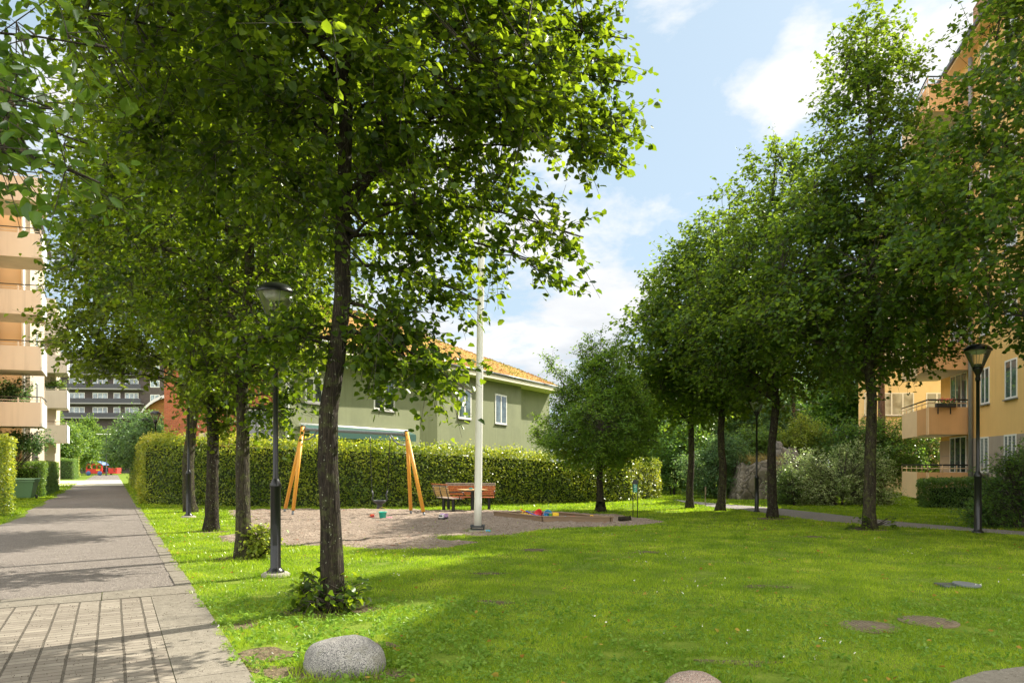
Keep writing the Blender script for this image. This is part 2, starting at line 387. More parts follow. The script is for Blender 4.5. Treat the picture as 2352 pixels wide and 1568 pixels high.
# ================================================================== foliage and trees
LIME = leaf_mat('lime leaf', [(0, (.008, .020, .004)), (.5, (.024, .052, .007)), (.96, (.075, .13, .013)), (1, (.42, .15, .03))], [(0, (.12, .22, .008)), (.5, (.34, .48, .014)), (.96, (.62, .78, .03)), (1, (.7, .3, .04))], trans=.46, gloss=.06)
LIME2 = leaf_mat('lime leaf cool', [(0, (.015, .038, .007)), (.5, (.045, .095, .013)), (1, (.14, .22, .026))], [(0, (.14, .26, .015)), (1, (.50, .66, .04))], gloss=.06, trans=.46)
LIMED = leaf_mat('lime leaf olive', [(0, (.010, .022, .004)), (.5, (.030, .056, .008)), (.95, (.08, .12, .014)), (1, (.30, .12, .03))], [(0, (.24, .34, .015)), (1, (.46, .54, .03))], gloss=.06, trans=.46)
PEAR = leaf_mat('pear leaf', [(0, (.035, .085, .014)), (.6, (.085, .17, .025)), (1, (.19, .27, .045))], [(0, (.22, .40, .02)), (1, (.50, .66, .05))], gloss=.05)
DARKL = leaf_mat('dark shrub leaf', [(0, (.025, .075, .018)), (1, (.105, .21, .04))], [(0, (.18, .36, .03)), (1, (.42, .62, .06))])
BLUEL = leaf_mat('bluish shrub leaf', [(0, (.040, .10, .040)), (1, (.14, .25, .10))], [(0, (.16, .30, .06)), (1, (.34, .50, .12))])
VARI = leaf_mat('variegated leaf', [(0, (.14, .24, .05)), (.45, (.38, .47, .17)), (1, (.78, .80, .50))], [(0, (.26, .42, .06)), (1, (.68, .74, .34))])
BEECH = leaf_mat('hornbeam leaf', [(0, (.045, .095, .010)), (.35, (.17, .235, .02)), (.72, (.40, .43, .04)), (1, (.70, .57, .14))], [(0, (.30, .42, .02)), (.5, (.66, .68, .04)), (1, (.88, .72, .14))], gloss=.14)
BOX = leaf_mat('privet leaf', [(0, (.040, .095, .020)), (1, (.11, .19, .045))], [(0, (.2, .34, .04)), (1, (.42, .56, .08))])
PARK = leaf_mat('park tree leaf', [(0, (.05, .11, .018)), (1, (.13, .22, .035))], [(0, (.22, .38, .04)), (1, (.48, .62, .08))])
YELG = leaf_mat('yellow green leaf', [(0, (.10, .16, .02)), (1, (.26, .30, .04))], [(0, (.4, .5, .03)), (1, (.65, .68, .08))])

def bark_mat(name, c0, c1, moss, amt):
    m = bpy.data.materials.new(name); m.use_nodes = True; t = NT(m.node_tree)
    co = t.add('ShaderNodeTexCoord').outputs['Object']
    st = t.add('ShaderNodeMapping', {0: co, 3: (9, 9, 1.3)}).outputs[0]
    f = t.add('ShaderNodeTexVoronoi', {'Vector': t.add('ShaderNodeMapping', {0: co, 3: (1, 1, .13)}).outputs[0], 'Scale': 42.0}, feature='DISTANCE_TO_EDGE').outputs[0]
    n = t.noise(st, 2.2, 6, .65)
    c = t.mix(t.maprange(n, .35, .65), (*c0, 1), (*c1, 1))
    c = t.mix(t.maprange(f, 0.0, 0.12, .65, 0.0), c, (c0[0] * .35, c0[1] * .35, c0[2] * .35, 1))
    ms = t.maprange(t.noise(co, 9.0, 7, .7), .50, .60, 0, amt)
    c = t.mix(ms, c, (*moss, 1))
    sp = t.maprange(t.noise(co, 34.0, 3, .5), .66, .70, 0, .75)
    c = t.mix(sp, c, (.34, .36, .26, 1))
    h = t.math('ADD', t.math('MULTIPLY', f, 2.0), n)
    b = t.add('ShaderNodeBsdfPrincipled', {'Base Color': c, 'Roughness': .9, 'Specular IOR Level': .2,
              'Normal': t.add('ShaderNodeBump', {'Height': h, 'Strength': .9, 'Distance': .03}).outputs[0]})
    t.add('ShaderNodeOutputMaterial', {0: b}); return m
BARK = bark_mat('lime bark', (.018, .014, .011), (.056, .044, .031), (.065, .072, .025), .6)
BARKM = bark_mat('mossy lime bark', (.028, .023, .016), (.085, .070, .047), (.09, .10, .03), .85)
BARKP = bark_mat('pine bark', (.10, .06, .045), (.22, .13, .09), (.2, .12, .08), .3)
TWIG = plain('twig wood', (.05, .042, .03), .9)

def prof_at(prof, z):
    a = np.array(prof, float); return np.interp(z, a[:, 0], a[:, 1]), np.interp(z, a[:, 0], a[:, 2])
def clump_leaves(C, out, r, twigs, per, size, rng_):
    M = len(C); r = np.broadcast_to(r, (M,))
    Ct = np.repeat(C, twigs, 0); Ot = np.repeat(out, twigs, 0); rt = np.repeat(r, twigs)
    d = nrm(Ot * .75 + rng_.normal(size=Ct.shape) * .62 + np.array([0, 0, -.18]))
    A = Ct - Ot * (rt * .55)[:, None]; B = A + d * (rt * 1.7 * rng_.uniform(.55, 1.15, len(rt)))[:, None]
    B[:, 2] -= rt * .12
    t = rng_.uniform(.12, 1.05, (len(A), per, 1))
    P = A[:, None] + (B - A)[:, None] * t + rng_.normal(size=(len(A), per, 3)) * (size * .55)
    nn = np.array([0, 0, .75]) + Ot[:, None] * .30 + rng_.normal(size=P.shape) * .50
    return A, B, P.reshape(-1, 3), nn.reshape(-1, 3)

def tree(name, label, cat, base, prof, nclump, twigs, per, lsize, lmat, bark=BARK, trunk_r=.16, trunk_top=None, lean=(0, 0), clump_r=.38, group=None,
         limbs=18, seed=1, depth=1.0, extra=(), tmpl=HEART, shell=.45, wob=.16, flare=1.3, cut=None, limb_z=None):
    g = np.random.default_rng(seed); rd = random.Random(seed)
    root = empty(name, tuple(base), 0, label, cat, group)
    z0, z1 = prof[0][0], prof[-1][0]; top = trunk_top or z1 * .93
    def axis(z): k = min(1, z / top); return np.array([lean[0] * k, lean[1] * k, 0]) + np.array([.08 * math.sin(z * .9 + seed) + .025 * math.sin(z * 2.7 + seed * 3), .08 * math.cos(z * .7 + seed * 2), 0]) * min(1, z / 2)
    # ---- clump centres
    zs = np.linspace(z0, z1, 60); L, Rr = prof_at(prof, zs); wgt = ((L + Rr) ** 1.7) + 1e-3; wgt /= wgt.sum()
    z = g.choice(zs, nclump, p=wgt) + g.normal(size=nclump) * (z1 - z0) / 90
    phi = g.uniform(0, 2 * math.pi, nclump); rho = g.random(nclump) ** shell
    L, Rr = prof_at(prof, z); cs, sn = np.cos(phi), np.sin(phi)
    ph = g.uniform(0, 6.28, 6)
    lump = 1 + wob * np.sin(3 * phi + 1.7 * z + ph[0]) * np.sin(2.3 * z + ph[1]) + wob * .8 * np.sin(5 * phi - 2.9 * z + ph[2])
    ex = np.where(cs > 0, Rr, L); dp = (L + Rr) / 2 * depth
    C = np.stack([cs * ex * rho * lump, sn * dp * rho * lump, z], 1)
    ax = np.array([axis(q) for q in z]); C += ax * 0.6
    C = C[np.abs(C).max(1) < 50]
    out = C - ax[:len(C)] - np.array([0, 0, 0]); out[:, 2] = (C[:, 2] - (z0 + (z1 - z0) * .35)) * .35; out = nrm(out)
    if cut is not None:
        k = np.array([cut(Vector(c) + Vector(base)) for c in C]); C, out = C[k], out[k]
    # ---- trunk and limbs
    mb = MB(); nseg = 16
    pts = []; rr = []
    for i in range(nseg + 1):
        zz = top * (i / nseg) ** 1.15
        a = axis(zz); pts.append((a[0], a[1], zz - (.05 if i == 0 else 0)))
        rr.append(max(.012, trunk_r * ((1 - zz / top) * .86 + .14) * (1 + (flare - 1) * math.exp(-zz / .22))))
    # finer near the ground so the root flare reads
    pts.insert(1, (axis(.12)[0], axis(.12)[1], .12)); rr.insert(1, trunk_r * (1 + (flare - 1) * .45))
    pts.insert(2, (axis(.35)[0], axis(.35)[1], .35)); rr.insert(2, trunk_r * (1 + (flare - 1) * .12))
    s6 = rd.random() * 6
    mb.tube(pts, rr, 18, rfun=lambda k, a: 1 + .04 * math.sin(3 * a + k * 1.1 + s6) + .03 * math.sin(7 * a - k * 1.9) + .025 * math.sin(k * 2.3 + s6) * (k > 2) + (.20 * math.sin(5 * a + s6) if k < 2 else 0))
    S = []                                            # sample points on limbs for the twigs to hold on to
    lz0 = limb_z if limb_z else z0
    for i in range(limbs):
        t = (i + rd.random() * .6) / limbs
        zs_ = lz0 + (top * .9 - lz0) * t * .92
        a = rd.uniform(0, 2 * math.pi) if i % 2 else (0 if rd.random() < .5 else math.pi) + rd.uniform(-.7, .7)
        zt = min(z1 - .3, zs_ + rd.uniform(.2, 1.5))
        l_, r_ = prof_at(prof, zt); e = (r_ if math.cos(a) > 0 else l_)
        T = np.array([math.cos(a) * e * .78, math.sin(a) * (l_ + r_) / 2 * depth * .78, zt]) + axis(zt) * .5
        st = axis(zs_) + np.array([0, 0, zs_])
        ln = np.linalg.norm(T - st); r0 = min(trunk_r * .32, .014 + ln * .010) * (1 - t * .4)
        pp = []; q = []
        for k in range(7):
            u = k / 6; p = st + (T - st) * u; p[2] += math.sin(u * math.pi) * ln * .09
            p[:2] += np.array([math.sin(k * 2.1 + i), math.cos(k * 1.7 + i)]) * .05 * ln * .4 * (u > 0)
            pp.append(tuple(p)); q.append(max(.007, r0 * (1 - .85 * u)))
            if k > 0: S.append(p)
        mb.tube(pp, q, 7, caps=False)
    for k in range(6): S.append(axis(top * (.5 + .08 * k)) + np.array([0, 0, top * (.5 + .08 * k)]))
    for st, en, ncl in extra:                          # a particular branch the photograph shows
        st = np.array(st, float); en = np.array(en, float); ln = np.linalg.norm(en - st)
        pp = [tuple(st + (en - st) * u + np.array([0, 0, math.sin(u * math.pi) * ln * .07])) for u in np.linspace(0, 1, 7)]
        mb.tube(pp, [max(.006, .022 * (1 - .8 * u)) for u in np.linspace(0, 1, 7)], 6, caps=False)
        S += [np.array(v) for v in pp[1:]]
        for j in range(ncl):
            u = .35 + .65 * (j + .5) / ncl; c = st + (en - st) * u + np.array([0, 0, math.sin(u * math.pi) * ln * .07]) + g.normal(size=3) * .10
            C = np.vstack([C, c]); out = np.vstack([out, nrm(en - st + np.array([0, 0, -.4 * ln]) + g.normal(size=3) * .3 * ln)])
    mb.build('trunk', bark, root)
    S = np.array(S)
    A, B, P, N = clump_leaves(C, out, clump_r * g.uniform(.75, 1.25, len(C)), twigs, per, lsize, g)
    # connect each clump to the nearest inner sample
    if len(S):
        dd = ((C[:, None, :] - S[None]) ** 2 * np.array([1, 1, 1.4])).sum(2) + np.maximum(0, S[None, :, 2] - C[:, None, 2]) * 2
        near = S[dd.argmin(1)]
        s0 = C - out * clump_r * .5; keep = np.linalg.norm(s0 - near, axis=1) < 1.3
        A2, B2 = near[keep], s0[keep]
        A = np.vstack([A, A2]); B = np.vstack([B, B2]); rtw = np.concatenate([np.full(len(A) - len(A2), .0035 + lsize * .012), np.full(len(A2), .010)])
    twig_obj('twigs', A, B, rtw, TWIG, root)
    cr = np.repeat(g.random(len(C)), twigs * per)       # whole sprays differ in age and colour
    leaves_obj('crown', P, N, lsize, lmat, root, tmpl, rnd=np.clip(.55 * cr + .55 * g.random(len(P)) - .05, 0, 1))
    return root

def shrub(name, label, cat, base, blobs, lsize, lmat, per=9, twigs=5, clump_r=.28, group=None, seed=1, tmpl=DIAM, spikes=None):
    "blobs: (centre offset, radii, clump count) - leafy masses on thin stems"
    g = np.random.default_rng(seed); root = empty(name, tuple(base), 0, label, cat, group)
    Cs, Os = [], []
    for c, rad, n in blobs:
        d = nrm(g.normal(size=(n, 3))); rho = g.random((n, 1)) ** .35
        lump = 1 + .16 * np.sin(d[:, :1] * 5 + d[:, 2:] * 4 + seed) + .12 * np.sin(d[:, 1:2] * 9 + seed * 2)
        p = np.array(c) + d * rho * lump * np.array(rad)
        Cs.append(p); Os.append(nrm(d + np.array([0, 0, .25])))
    C = np.vstack(Cs); O = np.vstack(Os); k = C[:, 2] > .05; C, O = C[k], O[k]
    A, B, P, N = clump_leaves(C, O, clump_r * g.uniform(.7, 1.3, len(C)), twigs, per, lsize, g)
    P[:, 2] = np.maximum(P[:, 2], .03)
    mb = MB()
    for j in range(7):
        e = C[g.integers(len(C))] * np.array([.8, .8, .85])
        mb.tube([(e[0] * .12, e[1] * .12, -.03), (e[0] * .45, e[1] * .45, e[2] * .5), tuple(e)], [.03, .02, .008], 5, caps=False)
    mb.build('stems', TWIG, root)
    near = C * np.array([.35, .35, .6])
    twig_obj('twigs', np.vstack([A, near]), np.vstack([B, C]), np.concatenate([np.full(len(A), .004), np.full(len(C), .009)]), TWIG, root)
    leaves_obj('foliage', P, N, lsize, lmat, root, tmpl, rnd=g.random(len(P)))
    return root

# ---- hedges: leafy shells round a twiggy core, inner shade put into its dark colour
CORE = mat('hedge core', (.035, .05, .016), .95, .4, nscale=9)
def hedge(name, label, cat, run, dens, lsize, lmat, group=None, seed=3, inset=.42, topsprout=0.0, tmpl=DIAM, rough_=.07):
    "quads: list of four corners each, outward normal by winding"
    g = np.random.default_rng(seed)
    quads, cquads = run
    allp = np.array([[list(c) for c in q] for q in quads], float); inner = np.array([[list(c) for c in q] for q in cquads], float); base = allp.reshape(-1, 3).mean(0); base[2] = 0
    root = empty(name, tuple(base), 0, label, cat, group)
    core = MB(); Ps, Ns, Rn = [], [], []
    for q in allp:
        a, b, c, d = q; n = nrm(np.cross(b - a, d - a)); n2 = np.cross(b - a, d - a)
        area = .5 * np.linalg.norm(np.cross(b - a, c - a)) + .5 * np.linalg.norm(np.cross(c - a, d - a))
        ctr = q.mean(0)
        N = int(area * dens); u, v = g.random(N), g.random(N)
        p = (a[None] * ((1 - u) * (1 - v))[:, None] + b[None] * (u * (1 - v))[:, None] + c[None] * (u * v)[:, None] + d[None] * ((1 - u) * v)[:, None])
        lum = .6 * np.sin(p[:, 0] * 2.3 + p[:, 2] * 3.1) * np.sin(p[:, 1] * 1.9 + p[:, 0] + p[:, 2] * 2) + .5 * np.sin(p[:, 0] * 7 + p[:, 1] * 5 + p[:, 2] * 8) * np.sin(p[:, 2] * 9 - p[:, 1] * 4)
        lum += .9 * np.sin(p[:, 0] * .9 + 1.3 * p[:, 1]) * np.sin(p[:, 2] * 1.7 + p[:, 0] * 1.4); off = rough_ * lum - np.abs(g.normal(size=N)) * .11 + .03
        up = n[2] > .7
        if up: off += np.where(g.random(N) < .35, g.random(N) * topsprout, 0)
        p = p + n[None] * off[:, None]; p[:, 2] = np.maximum(p[:, 2], .03)
        Ps.append(p); Ns.append(n[None] * (.75 if not up else .25) + np.array([0, 0, .45]) + g.normal(size=(N, 3)) * .55)
        hf = np.clip((p[:, 2] - (allp[..., 2].max() - .25)) / .25, 0, 1)      # leaf colour turns yellower towards the clipped top
        Rn.append(np.clip(g.random(N) * .72 + hf * .32 + .10 * np.sin(p[:, 0] * 1.7 + p[:, 2] * 2.9), 0, 1))
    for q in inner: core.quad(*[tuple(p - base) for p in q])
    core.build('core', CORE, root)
    leaves_obj('foliage', np.vstack(Ps) - base, np.vstack(Ns), lsize, lmat, root, tmpl, rnd=np.concatenate(Rn))
    return root
def run_quads(front, thick, ends=(True, True), inset=.32):
    th = Vector((thick[0], thick[1], 0)); i_ = min(inset, th.length * .36); F = [Vector((p[0], p[1], p[2])) for p in front]
    tu = th.normalized(); G_ = [f + tu * i_ - Vector((0, 0, i_)) for f in F]; dr = (F[1] - F[0]); dr.z = 0; dr.normalize(); d2 = (F[-1] - F[-2]); d2.z = 0; d2.normalize()
    G_[0] = G_[0] + dr * i_; G_[-1] = G_[-1] - d2 * i_
    return _run(front, thick, ends), _run([tuple(v) for v in G_], tuple((th - tu * 2 * i_).xy), (True, True))
def _run(front, thick, ends):
    "front: list of (x, y, ztop) seen from the front, left to right; thick: offset vector behind"
    q = []; th = Vector((thick[0], thick[1], 0)); F = [Vector((p[0], p[1], 0)) for p in front]; Z = [p[2] for p in front]
    up = lambda p, z: Vector((p.x, p.y, z))
    for i in range(len(F) - 1):
        a, b = F[i], F[i + 1]
        q.append((a, b, up(b, Z[i + 1]), up(a, Z[i])))
        q.append((up(a, Z[i]), up(b, Z[i + 1]), up(b + th, Z[i + 1]), up(a + th, Z[i])))
        q.append((b + th, a + th, up(a + th, Z[i]), up(b + th, Z[i + 1])))
    if ends[0]: q.append((F[0] + th, F[0], up(F[0], Z[0]), up(F[0] + th, Z[0])))
    if ends[1]: q.append((F[-1], F[-1] + th, up(F[-1] + th, Z[-1]), up(F[-1], Z[-1])))
    return q

# ------------------------------------------------------------------ the limes of the left row
T1 = G(765, 1400); T2 = G(558, 1280); T3 = G(485, 1219); T4 = G(436, 1176)
def seen(c): return 1176 + FP * c.x / c.y, HZ - FP * (c.z - CH) / c.y
def lamp_gap(c):                                    # the crown stays open in front of the park lamp's lantern
    x, y = seen(c) if c.y > .5 else (0, 0); return not (575 < x < 690 and 600 < y < 760 and c.y < 9.8) and edge_ok(x, y)
def edge_ok(x, y): return x > (125 if y < 430 else 95) and not (x < 420 and y > 835)
def left_gap(c): return c.y > .5 and edge_ok(*seen(c))
def lamp_gap2(c):
    x, y = seen(c) if c.y > .5 else (0, 0); return not (2165 < x < 2330 and y > 745)
def rel(x, y, Y, base): return tuple(W(x, y, Y) - base)
gl = 'lime trees standing in a row beside the path'
tree('lime_tree', 'nearest lime tree with a thick dark mossy trunk and leafy shoots at its foot', 'tree', T1,
     [(3.9, .3, .7), (4.3, 1.2, 1.5), (4.7, 2.3, 2.2), (5.2, 2.9, 2.8), (6.2, 3.1, 3.0), (7.6, 3.1, 2.8), (9.0, 2.6, 2.5), (10.3, 1.6, 1.5), (11.2, .5, .5)],
     960, 6, 13, .076, LIME, BARK, .120, lean=(.12, 0), clump_r=.33, group=gl, cut=lamp_gap, limbs=22, seed=4, depth=.95,
     extra=[((.1, 0, 3.0), rel(1085, 905, 7.0, T1), 9), ((.1, 0, 3.2), rel(960, 850, 7.4, T1), 9), ((.1, 0, 3.0), rel(850, 830, 7.3, T1), 5), ((.1, -.05, 3.3), rel(1010, 800, 7.3, T1), 6), ((0, 0, 2.9), rel(570, 785, 7.5, T1), 7), ((0, 0, 2.8), rel(650, 770, 7.4, T1), 4),
            ((.1, 0, 4.3), rel(1340, 545, 7.4, T1), 11), ((.1, 0, 4.0), rel(1270, 615, 7.5, T1), 10), ((.1, 0, 3.7), rel(1100, 690, 7.6, T1), 9),
            ((.3, 0, 5.4), rel(1440, 290, 7.6, T1), 11), ((.3, 0, 5.2), rel(1440, 385, 7.6, T1), 10), ((.3, 0, 6.0), rel(1440, 90, 7.6, T1), 11), ((.3, 0, 5.6), rel(1440, 190, 7.6, T1), 9)])
tree('lime_tree', 'second lime tree of the left row, slim trunk with yellow green shoots at its foot', 'tree', T2,
     [(3.0, .4, .8), (3.8, 1.7, 1.9), (5, 2.8, 2.6), (6.6, 3.4, 3.0), (8.2, 3.2, 2.9), (10, 2.4, 2.2), (11.4, .6, .6)],
     600, 5, 11, .084, LIME, BARKM, .125, lean=(.15, 0), clump_r=.40, group=gl, limbs=16, seed=9, cut=left_gap,
     extra=[((0, 0, 3.1), rel(690, 800, 11.6, T2), 9), ((0, 0, 2.7), rel(690, 920, 11.8, T2), 9), ((0, 0, 2.5), rel(655, 960, 11.6, T2), 6), ((0, 0, 3.0), rel(440, 850, 11.8, T2), 7)])
tree('lime_tree', 'third lime tree of the left row, dull olive crown reaching over the path', 'tree', T3,
     [(3.0, .8, .4), (3.5, 2.8, 1.2), (4.3, 3.5, 2.2), (5.4, 3.7, 2.9), (7.2, 3.5, 3.0), (9.0, 3.2, 2.8), (10.6, 2.4, 2.2), (12, .8, .8)],
     1050, 5, 10, .104, LIMED, BARK, .15, clump_r=.43, group=gl, limbs=18, seed=13, cut=left_gap,
     extra=[((0, 0, 3.4), rel(85, 745, 16, T3), 9), ((0, 0, 3.2), rel(150, 800, 16, T3), 9), ((0, 0, 2.6), rel(540, 930, 16.6, T3), 7), ((0, 0, 2.2), rel(530, 965, 16.6, T3), 5)])
tree('lime_tree', 'farthest lime tree of the left row, pale straight trunk right behind a black lamp', 'tree', T4,
     [(3.2, .6, .6), (4.2, 2.6, 2.4), (6, 3.2, 3.0), (8.5, 3.0, 3.0), (11, 1.8, 1.8), (12.4, .4, .4)],
     420, 5, 8, .13, LIMED, BARKM, .20, clump_r=.52, group=gl, limbs=12, seed=17, flare=1.15, cut=left_gap)
# ---- the right row
gr = 'lime trees standing in a row on the right lawn'
RA, RB, RC, RD = G(1996, 1215), G(1775, 1189), G(1655, 1172), G(1585, 1167)
R0 = Vector((10.4, 12.6, 0))
tree('lime_tree', 'lime tree at the right edge, crown hanging before the yellow house', 'tree', R0,
     [(3.6, 1.0, .8), (4.3, 2.6, 2.0), (5.4, 3.5, 2.6), (7.0, 3.2, 2.8), (8.4, 2.6, 2.6), (9.8, 1.9, 2.2), (11.4, 1.4, 1.5), (12.6, .4, .4)],
     780, 5, 10, .10, LIME2, BARK, .15, clump_r=.40, group=gr, limbs=18, seed=21, cut=lamp_gap2)
tree('lime_tree', 'tallest lime tree of the right row with a high narrow top', 'tree', RA,
     [(3.5, .5, .6), (4.2, 2.2, 2.0), (5.2, 3.1, 2.3), (6.6, 2.7, 2.2), (8, 2.2, 1.9), (9.6, 1.5, 1.4), (11, 1.0, 1.15), (12.1, .7, .8), (12.9, .12, .3)],
     860, 5, 9, .098, LIME2, BARKM, .145, clump_r=.40, group=gr, limbs=20, seed=25, flare=1.25)
tree('lime_tree', 'lime tree with a black trunk close right of the park lamp', 'tree', RB,
     [(3.3, .5, .5), (4.1, 2.2, 2.2), (5.2, 3.0, 2.6), (7, 2.6, 2.2), (8.6, 1.9, 1.7), (10, 1.1, 1.2), (11.3, .3, .4)],
     600, 5, 9, .105, LIME2, BARK, .14, clump_r=.45, group=gr, limbs=16, seed=29)
tree('lime_tree', 'lime tree with a slightly leaning trunk just left of the park lamp on the lawn', 'tree', RC,
     [(3.2, .5, .5), (4.2, 2.2, 2.0), (5.4, 2.7, 2.3), (7.2, 2.5, 2.0), (9, 1.7, 1.6), (10.2, .9, 1.0), (11.2, .3, .3)],
     500, 5, 8, .125, LIME2, BARKM, .142, lean=(.35, 0), clump_r=.48, group=gr, limbs=14, seed=33)
tree('lime_tree', 'farthest lime tree of the right row, next to the lit end of the long hedge', 'tree', RD,
     [(2.9, .6, .5), (3.9, 2.5, 1.8), (5.4, 2.9, 2.2), (7.2, 2.4, 2.0), (8.8, 1.5, 1.5), (10.2, .3, .3)],
     470, 5, 8, .13, LIME2, BARKM, .132, clump_r=.5, group=gr, limbs=12, seed=37)
# ---- small pear tree
PT = G(1380, 1175)
tree('pear_tree', 'small bushy pear tree with upright shoots on top, standing behind the sandbox', 'tree', PT,
     [(1.45, .4, .4), (1.75, 1.6, 1.4), (2.3, 2.1, 1.75), (3.1, 1.95, 1.75), (3.9, 1.45, 1.4), (4.6, .95, 1.1), (5.3, .45, .6)],
     980, 5, 10, .078, PEAR, BARK, .13, trunk_top=4.2, clump_r=.28, limbs=16, seed=41, tmpl=OVATE, flare=1.7, limb_z=1.3,
     extra=[((x * .55, 0, 3.9), rel(1380 + x * 69, y, 23.7, PT), 8) for x, y in ((-1.95, 812), (-1.2, 858), (-.75, 790), (-.35, 765), (-.5, 830), (.0, 760), (.35, 790), (.55, 762), (-.15, 815), (.8, 850), (-1.5, 900))])
# ---- overhanging branches top left, of a tree whose trunk is out of the picture
WHIT = leaf_mat('broad toothed leaf', [(0, (.03, .08, .012)), (1, (.09, .17, .025))], [(0, (.18, .34, .02)), (1, (.38, .55, .05))], gloss=.12)
TB = Vector((-6.4, 5.6, 0))
tree('broadleaf_tree', 'broad leaved tree reaching drooping twigs with large pointed leaves into the top left corner', 'tree', TB,
     [(5.2, 1.2, .4), (5.8, 2.0, 1.2), (6.8, 2.4, 2.2), (7.8, 2.2, 1.9), (9, .6, .6)],
     190, 5, 8, .125, WHIT, BARK, .13, clump_r=.38, limbs=9, seed=45, tmpl=OVATE,
     extra=[((.2, 0, 4.2), rel(230, 420, 5.0, TB), 8), ((.2, 0, 4.4), rel(200, 330, 5.2, TB), 5), ((.2, 0, 4.6), rel(245, 110, 5.0, TB), 6), ((.2, 0, 4.3), rel(120, 400, 4.8, TB), 4), ((.2, 0, 4.7), rel(120, 250, 5.0, TB), 6)])

# ================================================================== street furniture and playthings
M_BLK = plain('black painted metal', (.012, .013, .014), .28, .3, .6)
M_DGR = plain('dark steel', (.06, .065, .07), .45, .6)
M_GALV = mat('galvanised steel', (.19, .20, .21), .5, .25, nscale=25, metallic=.5)
M_CONC = mat('concrete', (.33, .30, .26), .9, .2, nscale=12, bump=.4, stain=(.18, .16, .12))
M_WHITE = mat('off white painted metal', (.76, .745, .68), .35, .03, nscale=3, spec=.5)
M_ALU = plain('white plastic', (.75, .75, .73), .4)
M_YWOOD = mat('yellow stained wood', (.72, .33, .035), .45, .14, nscale=5, stretch=(8, 8, .5), spec=.5, bump=.15, bscale=12, coat=.15)
M_RWOOD = mat('red brown varnished slat', (.42, .115, .035), .38, .25, nscale=6, stretch=(.5, 6, 6), spec=.6, coat=.2)
M_PWOOD = mat('pale worn slat', (.50, .33, .14), .5, .2, nscale=6, stretch=(.5, 6, 6))
M_GWOOD = mat('weathered grey slat', (.30, .24, .20), .6, .2, nscale=6, stretch=(.5, 6, 6))
M_BOARD = mat('weathered sandbox board', (.27, .19, .12), .8, .28, nscale=5, stretch=(.7, .7, 7), bump=.3, stain=(.12, .09, .06))
M_RUB = plain('black rubber', (.04, .042, .045), .45)
def lens(name, tint=(.95, .97, .98)):
    m = bpy.data.materials.new(name); m.use_nodes = True; t = NT(m.node_tree)
    fr = t.add('ShaderNodeFresnel', {0: 1.45})
    tr = t.add('ShaderNodeBsdfTransparent', {0: (*tint, 1)}); g = t.add('ShaderNodeBsdfGlossy', {0: (1, 1, 1, 1), 1: .06})
    mx = t.add('ShaderNodeMixShader', {0: t.math('ADD', t.math('MULTIPLY', fr, 1.1), .04, clamp=True), 1: tr, 2: g})
    t.add('ShaderNodeOutputMaterial', {0: mx}); return m
M_LENS = lens('clear lantern glass')

def street_lamp(loc, label, group, sc=1.0, footing=True):
    o = empty('street_lamp', tuple(loc), random.Random(label).uniform(0, 1), label, 'street lamp', group)
    if footing: MB().lathe([(.0, .055), (.17, .055), (.205, .03), (.215, -.05)], n=28).build('footing', M_CONC, o)
    MB().lathe([(.125, .056), (.125, .075), (.095, .10), (.075, .13), (.072, 1.27), (.082, 1.285), (.082, 1.33), (.048, 1.40), (.038, 1.42), (.036, 3.42), (.052, 3.425), (.052, 3.50), (.040, 3.51)], n=22).build('pole', M_BLK, o)
    MB().box(-.03, .03, -.0745, -.071, .45, .75).build('hatch', M_BLK, o)
    MB().lathe([(.042, 3.50), (.048, 3.56), (.105, 3.68), (.112, 3.73), (.0, 3.735)], n=28).build('cup', M_BLK, o)
    MB().lathe([(.0, 3.80), (.07, 3.80), (.082, 3.737)], n=24).build('reflector', M_GALV, o)
    MB().lathe([(.108, 3.735), (.262, 4.10)], n=32).build('glass', M_LENS, o)
    rb = MB()
    for k in range(4):
        a = k * math.pi / 2 + .4; rb.tube([(.112 * math.cos(a), .112 * math.sin(a), 3.735), (.266 * math.cos(a), .266 * math.sin(a), 4.10)], .006, 5)
    rb.build('rib', M_GALV, o)
    MB().lathe([(.275, 4.085), (.285, 4.10), (.262, 4.145), (.205, 4.20), (.12, 4.238), (.0, 4.25)], n=36).build('dome', M_BLK, o)
    MB().lathe([(.272, 4.09), (.20, 4.11), (.14, 4.03), (.09, 4.02), (0, 4.02)], n=28).build('shade', M_ALU, o)
    if sc != 1.0: o.scale = (sc, sc, sc)
    return o
gL = 'black park lamps with a clear cone lantern'
street_lamp(G(633, 1322), 'nearest black park lamp between the two front left trees, lantern among leaves', gL, sc=.965)
street_lamp(G(433, 1188), 'black park lamp standing right in front of the farthest trunk of the left row', gL)
street_lamp(G(1738, 1178), 'slim black park lamp in front of the rock on the right lawn', gL, footing=False, sc=.88)
street_lamp(G(2246, 1228), 'black park lamp in front of the yellow house', gL, footing=False)
street_lamp(Vector(W(337, 1068, 44)) * Vector((1, 1, 0)) if False else Vector((W(337, 0, 48).x, 48, 0)), 'black park lamp behind the hedge corner, lower and left one of the pair', gL, sc=1.12)
street_lamp(Vector((W(357, 0, 41).x, 41, 0)), 'black park lamp behind the hedge corner, higher and right one of the pair', gL, sc=1.10)
# thin far lamp on the path
p = G(244, 1092); o = empty('path_lamp', tuple(p), 0, 'thin grey lamp post with a flat head beside the far red train', 'street lamp')
MB().lathe([(.11, 0), (.11, 1.0), (.07, 1.1), (.05, 6.1)], n=12).build('pole', M_DGR, o)
MB().box(-1.4, .6, -.12, .12, 6.1, 6.22).build('lamp_head', M_WHITE, o, bevel=.03)

